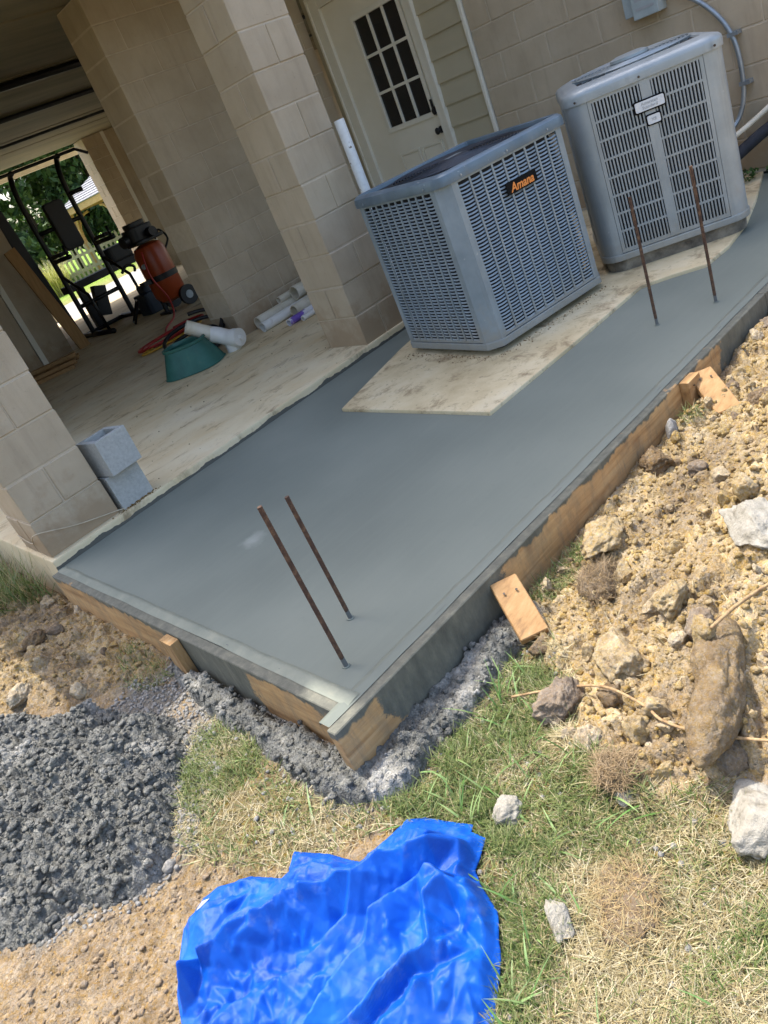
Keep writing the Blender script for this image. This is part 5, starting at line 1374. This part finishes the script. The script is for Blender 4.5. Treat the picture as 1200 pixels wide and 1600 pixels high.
chunk('clay_clod', 1.42, -2.40, (0.07, 0.055, 0.05), 217, M_cloddark, 'round brown clod resting against the bare form board', 'clod', 0.5)
chunk('clay_clod', 0.93, -2.47, (0.11, 0.06, 0.04), 219, M_clod, 'wide cracked clay slab near the green tuft by the form board', 'clod', 0.3)
chunk('clay_clod', 1.86, -2.60, (0.06, 0.055, 0.05), 221, M_cloddark, 'dark round clod beyond the sloping brace', 'clod', 0.1)
chunk('clay_clod', 0.24, -2.83, (0.05, 0.04, 0.045), 223, M_clod, 'yellow grey clod beneath the curved root', 'clod', 0.1)
chunk('clay_clod', -0.50, -0.66, (0.06, 0.045, 0.045), 225, M_clod, 'bright yellow clay clod behind the wet concrete heap', 'clod', 0.7)
chunk('clay_clod', -0.30, -0.25, (0.07, 0.05, 0.04), 227, M_cloddark, 'brown clod next to the short end form board', 'clod', 0.7)
# long turned-out clay roll
zc = gz(0.45, -3.06)
Vr, Fr = ICO[5]; Vr = Vr.copy()
Vs_ = Vr * np.array([0.20, 0.058, 0.050]); Vs_[:, 1] += 0.018 * np.sin(Vr[:, 0] * 2.2); taper = (1 - np.abs(Vr[:, 0]) ** 6 * 0.3)[:, None]
disp = 0.026 * n3(Vs_ * 13, 1.0, 231, 3) + 0.015 * (0.5 - np.abs(n3(Vs_ * 34, 1.0, 233, 3))) + 0.006 * n3(Vs_ * 95, 1.0, 235, 2)
Vr = (Vs_ * np.where(np.arange(3) > 0, 1, 1) + Vr * disp[:, None] * np.array([0.6, 1, 1])) * np.concatenate([np.ones((len(Vr), 1)), taper, taper], 1)
lg = link('clay_roll', np_mesh('clay_roll', Vr, Fr, M_midclod, True), None, (0.43, -3.075, gz(0.43, -3.07) + 0.03), (0.1, -0.12, math.atan2(0.066, 0.343)))
tag(lg, 'long brown roll of clay lying on the mound above the white boulder', 'clod')

# roots
tw = [(0.307, -2.542), (0.379, -2.681), (0.37, -2.82), (0.351, -2.934), (0.325, -2.995), (0.329, -3.083), (0.362, -3.206), (0.42, -3.36)]
P = [(x, y, max(gz(x, y) + 0.022, -0.075 if i not in (0, 1) else -9)) for i, (x, y) in enumerate(tw)]
rt = MB().tube(spline(P, 6), 0.0036, 8).tube([(P[3][0], P[3][1], P[3][2]), (P[3][0] + 0.045, P[3][1] - 0.012, P[3][2] - 0.03)], 0.003, 6).build('root', M_root, smooth=True)
tag(rt, 'long thin tan root trailing over the clay mound toward the grass', 'root')
P = [(0.76, -3.10), (0.70, -3.07), (0.60, -3.06), (0.52, -3.04)]
rt2 = MB().tube(spline([(x, y, gz(x, y) + 0.035 + 0.012 * i) for i, (x, y) in enumerate(P)], 6), 0.0045, 8).build('root', M_root, smooth=True)
tag(rt2, 'short stout root poking out beside the clay roll', 'root')

# ------------------------------------------------------------------ wet concrete heap and spill
def lumps(x, y, seed):
    """crumbly stiff concrete: broken lumps of three sizes run together"""
    wx = 0.06 * fbm(x * 14, y * 14, seed, 3); wy = 0.06 * fbm(x * 14, y * 14, seed + 1, 3)
    f1, f2, hid = worley((x + wx) * 18, (y + wy) * 18, seed + 2)
    g1, g2, hid2 = worley((x + wx * .6) * 40, (y + wy * .6) * 40, seed + 3)
    k1, k2, hid3 = worley((x + wx * .3) * 85, (y + wy * .3) * 85, seed + 4)
    cap = lambda f, r: np.clip(1 - (f / r) ** 2, 0, 1) ** 0.6
    return 0.036 * hid ** 1.3 * cap(f1, .72) + 0.022 * hid2 ** 1.4 * cap(g1, .72) + 0.010 * hid3 ** 1.3 * cap(k1, .75)
def pileh(x, y):
    d = sdist(x, y, PILE) + 0.04 * fbm(x * 10, y * 10, 51, 4)
    b = 0.10 * (1 - np.exp(-np.clip(d, 0, 9) / 0.11)) * (d > 0)
    m = sstep(-0.01, 0.03, d)
    return b + m * (0.03 * fbm(x * 7, y * 7, 56, 4) + lumps(x, y, 520) + 0.004 * fbm(x * 90, y * 90, 57, 2)), d
px_ = np.arange(-1.25, -0.17, 0.0042); py_ = np.arange(-2.08, -0.42, 0.0042)
X, Y = np.meshgrid(px_, py_, indexing='ij'); h, d = pileh(X, Y)
Zp = gheight(X, Y, False) + h - 0.004
idx = np.arange(X.size).reshape(X.shape); keep = (d[:-1, :-1] > -0.02)
F = np.stack([idx[:-1, :-1], idx[1:, :-1], idx[1:, 1:], idx[:-1, 1:]], -1)[keep]
Zp = np.where(d < -0.004, Zp - 0.03, Zp)
me = np_mesh('concrete_heap', np.stack([X, Y, Zp], -1).reshape(-1, 3), F, M_wetconc)
bm = bmesh.new(); bm.from_mesh(me); bmesh.ops.delete(bm, geom=[v for v in bm.verts if not v.link_faces], context='VERTS'); bm.to_mesh(me); bm.free()
heap = tag(link('concrete_heap', me), 'lumpy dark heap of leftover wet concrete on the ground', 'concrete heap')
rg = np.random.default_rng(61)
Pp = scatter(PILE, 3800, rg, -0.03); hh, dd = pileh(Pp[:, 0], Pp[:, 1]); zp = gheight(Pp[:, 0], Pp[:, 1], False) + hh
rubble('concrete_lumps', np.concatenate([Pp, zp[:, None]], 1), 0.003 + 0.012 * rg.random(len(Pp)) ** 2.6, M_wetconc, heap, 36, sub=2, nproto=14, lift=-0.1, facets=5, smooth=True, crumb=0.28)

# spill along the forms
def spillh(x, y):
    d = sdist(x, y, SPILL_A) + 0.022 * fbm(x * 14, y * 14, 71, 3)
    m = sstep(-0.005, 0.03, d)
    return m * (0.018 + 0.03 * np.clip(fbm(x * 7, y * 7, 75, 3), 0, 1) + 0.6 * lumps(x, y, 720) + 0.004 * fbm(x * 60, y * 60, 76, 3)), d
px_ = np.arange(-0.26, 0.68, 0.0052); py_ = np.arange(-2.54, -1.06, 0.0052)
X, Y = np.meshgrid(px_, py_, indexing='ij'); h, d = spillh(X, Y)
Zp = gheight(X, Y, False) * 0 - 0.176 + 0.02 * sstep(0.5, 1.3, X) + h
Zp = Zp - 0.045 * sstep(0.05, -0.005, d)
idx = np.arange(X.size).reshape(X.shape); keep = (d[:-1, :-1] > -0.02) & ~((X[:-1, :-1] > -0.04) & (Y[:-1, :-1] > -2.305))
F = np.stack([idx[:-1, :-1], idx[1:, :-1], idx[1:, 1:], idx[:-1, 1:]], -1)[keep]
me = np_mesh('concrete_spill', np.stack([X, Y, Zp], -1).reshape(-1, 3), F, M_spill)
bm = bmesh.new(); bm.from_mesh(me); bmesh.ops.delete(bm, geom=[v for v in bm.verts if not v.link_faces], context='VERTS'); bm.to_mesh(me); bm.free()
spill = tag(link('concrete_spill', me), 'grey crumbly concrete spilled around the foot of the slab corner forms', 'concrete spill')
Pp = scatter(SPILL_A, 700, rg, 0.02); Pp = Pp[~((Pp[:, 0] > -0.045) & (Pp[:, 1] > -2.315))]
hh, dd = spillh(Pp[:, 0], Pp[:, 1]); zp = -0.176 + 0.02 * sstep(0.5, 1.3, Pp[:, 0]) + hh
rubble('concrete_lumps', np.concatenate([Pp, zp[:, None]], 1), 0.0025 + 0.011 * rg.random(len(Pp)) ** 3, M_spill, spill, 37, sub=2, nproto=12, lift=-0.2, facets=3, smooth=True, crumb=0.2)
for (x, y, s, sd_) in ((-0.40, -1.985, 0.020, 301),):
    chunk('pebble', -0.56, -1.975, (0.022, 0.020, 0.018), 301, M_pebble, 'smooth grey pebble at the lower edge of the concrete heap', 'pebble', 0, sub=4, facets=0, rough=0.03)
    chunk('pebble', -0.285, -1.83, (0.018, 0.016, 0.014), 303, M_pebble, 'round grey pebble at the corner of the gravelly margin', 'pebble', 0, sub=4, facets=0, rough=0.03)
hx, hy = -0.565, -1.86
chunk('clay_clod', hx, hy, (0.022, 0.017, 0.016), 305, M_clod, 'small orange clay lump sitting on the concrete heap', 'clod', 0.4, sub=4, zadd=0.055)

# ------------------------------------------------------------------ tarp
FOLDS = [([(-0.694, -2.37), (-0.574, -2.401), (-0.502, -2.449), (-0.433, -2.476), (-0.376, -2.544), (-0.323, -2.589), (-0.264, -2.606), (-0.21, -2.662), (-0.16, -2.719)], 0.060, 0.040),
         ([(-0.732, -2.504), (-0.668, -2.511), (-0.563, -2.579), (-0.481, -2.595), (-0.354, -2.611)], 0.022, 0.03),
         ([(-0.366, -2.677), (-0.289, -2.694), (-0.232, -2.733), (-0.204, -2.813), (-0.111, -2.793)], 0.042, 0.035),
         ([(-0.541, -2.791), (-0.421, -2.802), (-0.343, -2.832), (-0.27, -2.756)], 0.050, 0.03),
         ([(-0.60, -2.86), (-0.50, -2.835), (-0.40, -2.865), (-0.30, -2.92)], 0.025, 0.02),
         ([(-0.252, -2.945), (-0.241, -2.86), (-0.222, -2.781)], 0.03, 0.03),
         ([(-0.37, -2.398), (-0.331, -2.493), (-0.304, -2.558)], 0.022, 0.03),
         ([(-0.626, -2.705), (-0.498, -2.682), (-0.377, -2.699)], 0.030, 0.03),
         ([(-0.732, -2.504), (-0.692, -2.425), (-0.607, -2.348)], 0.018, 0.03),
         ([(-0.16, -2.616), (-0.149, -2.689), (-0.108, -2.782)], 0.025, 0.03)]
_rgc = random.Random(17)
CREASE = []
for _ in range(60):
    cx_, cy_ = _rgc.uniform(-0.8, -0.08), _rgc.uniform(-3.0, -2.2); q_ = _rgc.choice([_rgc.gauss(0.35, 0.5), _rgc.gauss(-0.7, 0.6)]); L_ = _rgc.uniform(0.04, 0.17)
    CREASE.append(((cx_ - L_ * math.cos(q_), cy_ - L_ * math.sin(q_)), (cx_ + L_ * math.cos(q_), cy_ + L_ * math.sin(q_)), _rgc.choice([1, 1, -0.8]) * _rgc.uniform(0.001, 0.006), _rgc.uniform(0.004, 0.015)))
def fold_profile(x, y, P, wl, wr):
    best = np.full(np.shape(x), 9e9); val = np.zeros(np.shape(x))
    for k in range(len(P) - 1):
        a, b = P[k], P[k + 1]; dd = segdist(x, y, a, b)
        side = (b[0] - a[0]) * (y - a[1]) - (b[1] - a[1]) * (x - a[0])
        v = np.exp(-np.sqrt(dd * dd + 0.00002) / np.where(side > 0, wl, wr))
        m = dd < best; best = np.where(m, dd, best); val = np.where(m, v, val)
    return val
def tarph(x, y):
    d = sdist(x, y, TARP)
    xw = x + 0.014 * fbm(x * 12, y * 12, 80, 2); yw = y + 0.014 * fbm(x * 12, y * 12, 81, 2)
    h = 0.012 + 0.045 * (1 - np.exp(-np.clip(d, 0, 9) / 0.13))
    for i, (P, a, w_) in enumerate(FOLDS):
        h = h + 1.45 * a * fold_profile(xw, yw, P, w_ * (1.9 if i % 2 == 0 else 0.55), w_ * (0.5 if i % 2 == 0 else 1.8)) * sstep(-0.01, 0.05, d)
    for a, b, am, w_ in CREASE:
        h = h + am * np.exp(-np.sqrt(segdist(xw, yw, a, b) ** 2 + 0.000004) / w_)
    h = h + 0.020 * fbm(x * 4, y * 4, 88, 2) + 0.003 * fbm(x * 20, y * 20, 89, 2)
    edge = sstep(0.0, 0.03, d)
    lift = 0.008 * (1 + fbm(x * 9, y * 9, 90, 2))
    return np.maximum(h * (0.25 + 0.75 * edge), 0.003) + lift, d
from mathutils.geometry import delaunay_2d_cdt
def facet_sheet(X, Y, pts, hts):
    """height of a creased sheet: flat facets between scattered points"""
    vs, es, fs = delaunay_2d_cdt([Vector(p) for p in pts], [], [], 0, 1e-6)[:3]
    out = np.zeros(X.shape); x0, y0 = X[0, 0], Y[0, 0]; sx_ = X[1, 0] - X[0, 0]; sy_ = Y[0, 1] - Y[0, 0]
    P = np.array([[v.x, v.y] for v in vs]); H = np.array([hts[int(np.argmin((pts[:, 0] - p[0]) ** 2 + (pts[:, 1] - p[1]) ** 2))] for p in P])
    for f in fs:
        a_, b_, c_ = P[f[0]], P[f[1]], P[f[2]]
        lo = np.minimum(np.minimum(a_, b_), c_); hi = np.maximum(np.maximum(a_, b_), c_)
        i0 = max(0, int((lo[0] - x0) / sx_)); i1 = min(X.shape[0], int((hi[0] - x0) / sx_) + 2); j0 = max(0, int((lo[1] - y0) / sy_)); j1 = min(X.shape[1], int((hi[1] - y0) / sy_) + 2)
        if i1 <= i0 or j1 <= j0: continue
        x = X[i0:i1, j0:j1]; y = Y[i0:i1, j0:j1]
        den = (b_[1] - c_[1]) * (a_[0] - c_[0]) + (c_[0] - b_[0]) * (a_[1] - c_[1])
        if abs(den) < 1e-12: continue
        u = ((b_[1] - c_[1]) * (x - c_[0]) + (c_[0] - b_[0]) * (y - c_[1])) / den; v = ((c_[1] - a_[1]) * (x - c_[0]) + (a_[0] - c_[0]) * (y - c_[1])) / den
        m = (u >= -1e-6) & (v >= -1e-6) & (u + v <= 1 + 1e-6)
        out[i0:i1, j0:j1] = np.where(m, u * H[f[0]] + v * H[f[1]] + (1 - u - v) * H[f[2]], out[i0:i1, j0:j1])
    return out
def poisson(n, r, rg, seedpts=()):
    P = [np.array(p) for p in seedpts]
    for _ in range(n * 12):
        if len(P) >= n + len(seedpts): break
        q = np.array([rg.uniform(-0.92, 0.04), rg.uniform(-3.14, -2.06)])
        if all((p[0] - q[0]) ** 2 + (p[1] - q[1]) ** 2 > r * r for p in P): P.append(q)
    return np.array(P)
stp = 0.0030
px_ = np.arange(-0.93, 0.05, stp); py_ = np.arange(-3.15, -2.05, stp)
X, Y = np.meshgrid(px_, py_, indexing='ij'); d = sdist(X, Y, TARP)
rgt = np.random.default_rng(21)
crest, ch = [], []
for P, a_, w_ in FOLDS:
    for k in range(len(P) - 1):
        p0, p1_ = np.array(P[k]), np.array(P[k + 1]); L = np.linalg.norm(p1_ - p0); nrm = np.array([-(p1_ - p0)[1], (p1_ - p0)[0]]) / L
        for t in np.arange(0, 1, 0.045 / max(L, 0.045)):
            q = p0 + (p1_ - p0) * t + rgt.normal(0, 0.003, 2)
            crest.append(q); ch.append(1.25 * a_ * rgt.uniform(0.8, 1.15))
            sd_ = rgt.choice([-1, 1]) if False else 1
            crest.append(q + nrm * 0.026 * rgt.uniform(.8, 1.3)); ch.append(-0.006)          # tight gully on one side of the lip
crest = np.array(crest); ch = np.array(ch)
big = poisson(170, 0.042, rgt, crest)
hb = tarph(big[:, 0], big[:, 1])[0] * 0.55 + 0.012 * rgt.normal(size=len(big)) * 0.7
hb[:len(crest)] = tarph(crest[:, 0], crest[:, 1])[0] * 0.30 + ch * 0.85 + 0.012
H1 = facet_sheet(X, Y, big, hb)
def jitter(s_, rg, ang):
    g = np.stack(np.meshgrid(np.arange(-1.2, 1.2, s_), np.arange(-1.2, 1.2, s_ * 1.7), indexing='ij'), -1).reshape(-1, 2)
    g = g + rg.uniform(-.5, .5, g.shape) * np.array([s_, s_ * 1.7]) * 0.95
    g = np.stack([g[:, 0] * math.cos(ang) - g[:, 1] * math.sin(ang) - 0.44, g[:, 0] * math.sin(ang) + g[:, 1] * math.cos(ang) - 2.6], 1)
    return g[(g[:, 0] > -0.96) & (g[:, 0] < 0.08) & (g[:, 1] > -3.18) & (g[:, 1] < -2.02)]
mid = jitter(0.024, rgt, 0.6); H2 = facet_sheet(X, Y, mid, rgt.normal(0, 0.0075, len(mid)))
sml = jitter(0.0105, rgt, -0.5); H3 = facet_sheet(X, Y, sml, rgt.normal(0, 0.0028, len(sml)))
H4 = np.zeros(X.shape)
for a, b, am, w_ in CREASE: H4 += am * 0.9 * np.exp(-segdist(X + 0.006 * fbm(X * 25, Y * 25, 410, 2), Y + 0.006 * fbm(X * 25, Y * 25, 411, 2), a, b) / (w_ * 0.55))
Hs = H1 + H2 * (0.35 + 0.65 * sstep(-0.2, 0.2, fbm(X * 5, Y * 5, 401, 2))) + H3 * (0.3 + 0.7 * sstep(-0.25, 0.25, fbm(X * 8, Y * 8, 405, 2))) + H4
for _ in range(1):
    Hs[1:-1, 1:-1] = 0.4 * Hs[1:-1, 1:-1] + 0.15 * (Hs[2:, 1:-1] + Hs[:-2, 1:-1] + Hs[1:-1, 2:] + Hs[1:-1, :-2])
rimf = sstep(-0.004, 0.028, d)
Zt = np.maximum(gheight(X, Y, False) + 0.012 + np.maximum(Hs, 0.004) * (0.25 + 0.75 * rimf), gheight(X, Y) + 0.006)
gxd = np.gradient(d, stp, axis=0); gyd = np.gradient(d, stp, axis=1); gn = gxd ** 2 + gyd ** 2 + 1e-6
near_ = np.abs(d) < stp * 1.1
Pv = np.stack([np.where(near_, X - d * gxd / gn, X), np.where(near_, Y - d * gyd / gn, Y), Zt], -1)
ok = d > -stp * 0.9
idx = np.arange(X.size).reshape(X.shape)
okf = ok[:-1, :-1] & ok[1:, :-1] & ok[1:, 1:] & ok[:-1, 1:]
F = np.stack([idx[:-1, :-1], idx[1:, :-1], idx[1:, 1:], idx[:-1, 1:]], -1)[okf]
me = np_mesh('tarp', Pv.reshape(-1, 3), F, M_tarp)
bm = bmesh.new(); bm.from_mesh(me); bmesh.ops.delete(bm, geom=[v for v in bm.verts if not v.link_faces], context='VERTS'); bm.to_mesh(me); bm.free()
TPV, TOK = Pv, ok
tarp = tag(link('tarp', me), 'crumpled shiny blue plastic tarp heaped on the grass', 'tarp')
sm = tarp.modifiers.new('thickness', 'SOLIDIFY'); sm.thickness = 0.0015; sm.offset = -1
def tz(x, y):
    q = np.where(TOK, np.hypot(TPV[..., 0] - x, TPV[..., 1] - y), 9)
    return float(TPV.reshape(-1, 3)[np.argmin(q.ravel())][2])
gx_, gy_ = -0.572, -2.196
g_ = MB(); 
V = []
nn = 20
prof = [(0.0085, 0.0015), (0.0085, 0.004), (0.007, 0.005), (0.005, 0.004), (0.005, 0.0015)]
g_.lathe(prof, (gx_, gy_, tz(gx_, gy_) + 0.001), nn, cap=False).build('grommet', M_grommet, tarp, smooth=True)
MB().lathe([(0.005, 0.0022), (0.0001, 0.0022)], (gx_, gy_, tz(gx_, gy_) + 0.001), nn, cap=False).build('grommet_hole', M_black, tarp)
pat = [(gx_ + a, gy_ + b) for a, b in ((-0.020, -0.012), (-0.006, -0.024), (0.022, 0.006), (0.006, 0.020))]
pv = [(x, y, tz(x, y) + 0.0016) for x, y in pat]
MB().add(pv + [(x, y, z - .001) for x, y, z in pv], [(0, 1, 2, 3), (7, 6, 5, 4), (0, 4, 5, 1), (1, 5, 6, 2), (2, 6, 7, 3), (3, 7, 4, 0)]).build('corner_patch', M_plate, tarp)

# ------------------------------------------------------------------ grass
rg = np.random.default_rng(91)
def clear_of(P, slab=True):
    k = sdist(P[:, 0], P[:, 1], TARP) < 0.004
    k &= ~((P[:, 0] > -0.045) & (P[:, 1] > -2.318) & (P[:, 1] < 12))
    k &= sdist(P[:, 0], P[:, 1], PILE) < 0.0
    return P[k]
def grass_obj(name, P, Lr, Wr, lean, curl, cols, m, label, segs=3):
    P = clear_of(P); n = len(P)
    z = gheight(P[:, 0], P[:, 1]) - 0.002
    V, F, C = blades(np.concatenate([P, z[:, None]], 1), rg.uniform(*Lr, n), rg.uniform(*Wr, n), rg.uniform(0, 6.283, n), rg.uniform(*lean, n), rg.uniform(*curl, n), pick(cols, n, rg), rg, segs)
    o = link(name, np_mesh(name, V, F, m, False, {'tint': C}))
    return tag(o, label, None, None, 'stuff')
GRN = [(92, 112, 50), (108, 124, 62), (78, 100, 44), (126, 136, 78), (138, 142, 90)]
STR = [(164, 150, 108), (182, 168, 128), (148, 130, 90), (140, 128, 86), (190, 180, 148)]
def clump(P, fr, seed, f=9):
    """thin a scatter out into uneven tufts"""
    v = fbm(P[:, 0] * f, P[:, 1] * f, seed, 3) * 0.5 + 0.5
    return P[rg.random(len(P)) < np.clip((v - 0.5) * 2.2 + fr, 0, 1)]
Pg = [clump(scatter(GREENS[0], 3200, rg, -0.03), .75, 1), clump(scatter(GREENS[1], 15000, rg, -0.03), .62, 2), clump(scatter(GREENS[2], 4800, rg, -0.03), .7, 3), scatter(GREENS[3], 600, rg, -0.01), scatter(GREENS[4], 500, rg, -0.02), clump(scatter(GREENS[5], 2200, rg, -0.04), .6, 4), scatter(GREENS[6], 120, rg), clump(scatter(GRASS, 10000, rg, -0.02), .38, 5)]
grass_obj('grass', np.concatenate(Pg), (0.018, 0.055), (0.0016, 0.0036), (0.15, 1.25), (0.2, 1.3), GRN, M_blade, 'short green lawn grass between the tarp, mound and slab')
Pd = [clump(scatter(DRY, 19000, rg, -0.06), .8, 7), clump(scatter(GRASS, 30000, rg, -0.03), .58, 8), clump(scatter(GREENS[3], 260, rg, -0.05), .6, 9), clump(scatter(CLAYV, 1300, rg), .3, 10), clump(scatter(CLAYL, 500, rg), .3, 11)]
grass_obj('dry_grass', np.concatenate(Pd), (0.018, 0.06), (0.0012, 0.0028), (0.9, 1.55), (-0.25, 0.5), STR, M_straw, 'dry straw coloured grass lying over the lawn')
grass_obj('broad_grass', np.concatenate([scatter(GREENS[1], 70, rg), scatter(GREENS[2], 18, rg), scatter(GRASS, 22, rg)]), (0.06, 0.12), (0.0045, 0.008), (0.3, 1.2), (0.3, 1.0), [(96, 132, 66), (118, 148, 84), (140, 164, 100)], M_blade, 'broad bladed green weeds in the lawn', 4)
Pt = scatter(CLUMPL, 1500, rg); 
grass_obj('tall_grass', Pt, (0.10, 0.30), (0.004, 0.008), (0.05, 0.9), (0.2, 1.2), GRN + STR[:2], M_blade, 'tall green grass beside the corner pillar', 5)
rg2 = np.random.default_rng(5); 
# turf clods: soil lumps matted with roots
def turf(x, y, s, seed, label, cols):
    o = chunk('turf_clod', x, y, s, seed, M_cloddark, label, 'turf clod', 0.5, sub=4)
    n = 900; rg_ = np.random.default_rng(seed)
    V0 = np.array([v.co[:] for v in o.data.vertices]); top = V0[V0[:, 2] > 0.0]
    P = top[rg_.integers(0, len(top), n)]
    V, F, C = blades(P, rg_.uniform(.02, .05, n), rg_.uniform(.0008, .0018, n), rg_.uniform(0, 6.28, n), rg_.uniform(.8, 1.7, n), rg_.uniform(-.4, .6, n), pick(cols, n, rg_), rg_, 3)
    tag(link('roots', np_mesh('roots', V, F, M_straw, False, {'tint': C}), o), kind='stuff')
turf(0.77, -2.55, (0.085, 0.06, 0.05), 401, 'dark matted turf clod upside down near the short brace', [(120, 100, 70), (150, 128, 92), (90, 76, 54)])
turf(0.20, -2.935, (0.05, 0.045, 0.035), 403, 'brown turf clod where the clay mound meets green grass', [(140, 118, 84), (160, 138, 104)])
turf(-0.035, -3.075, (0.085, 0.06, 0.018), 405, 'tangled dome of dead turf beside the narrow white rock', [(170, 146, 100), (150, 124, 82), (160, 140, 98), (150, 132, 92), (172, 156, 112)])
# weeds at the wall foot behind the silver unit
Vw, Fw, Cw = leaf_cloud([(4.45, -1.45, 0.05), (4.5, -1.65, 0.04), (4.4, -1.8, 0.05), (4.5, -1.95, 0.04)], [0.08, 0.09, 0.08, 0.09], 500, 0.016, GREEN_C, 77, squash=0.6)
tag(link('weeds', np_mesh('weeds', Vw, Fw, M_leaf, False, {'tint': Cw})), 'low green weeds at the foot of the block wall', None, None, 'stuff')

# ------------------------------------------------------------------ small litter
rg = np.random.default_rng(123)
def litter(name, P, z, S, m, label, seed):
    o = rubble(name, np.concatenate([P, np.full((len(P), 1), z)], 1), S, m, None, seed, sub=1, lift=0.3)
    return tag(o, label)
th = rg.random(420); side = rg.random(420) < 0.5
A0 = np.array([2.077, -1.217]); dRv = np.array([math.cos(0.1672), -math.sin(0.1672)]); dLv = np.array([math.sin(0.1672), math.cos(0.1672)])
offs = np.abs(rg.normal(0, 0.035, 420))
Pl = np.where(side[:, None], A0 + np.outer(th * 0.82, dRv) - np.outer(offs, dLv), A0 + np.outer(th * 0.79, dLv) - np.outer(offs, dRv))
litter('leaf_litter', Pl, 0.019, 0.001 + 0.004 * rg.random(420) ** 2, M_soilcrumb, 'brown crumbs and litter along the foot of the louvred air conditioner', 51)
Pm = np.stack([rg.normal(0.53, 0.07, 90), np.abs(rg.normal(0.012, 0.012, 90)) + 0.004], 1)
litter('mortar_crumbs', Pm, 0.051, 0.002 + 0.006 * rg.random(90) ** 2, M_soilcrumb, 'tan mortar crumbs in front of the stacked cinder blocks', 52)
Pf = np.stack([rg.uniform(0.6, 3.4, 260), rg.uniform(0.05, 2.0, 260)], 1)
Pf = Pf[~((Pf[:, 0] > 2.28) & (Pf[:, 0] < 2.7) & (Pf[:, 1] < 0.42))]
litter('floor_crumbs', Pf, 0.051, 0.001 + 0.005 * rg.random(len(Pf)) ** 4, M_cloddark, 'scattered dirt crumbs on the carport floor', 53)
wl = MB().tube(spline([(0.62, 0.95, 0.053), (0.56, 0.90, 0.053), (0.53, 0.80, 0.06), (0.60, 0.76, 0.054), (0.74, 0.80, 0.053), (0.86, 0.78, 0.053)]), 0.002, 6).build('wire_loop', M_nail, smooth=True)
tag(wl, 'thin curl of wire on the carport floor behind the cinder blocks', 'wire')
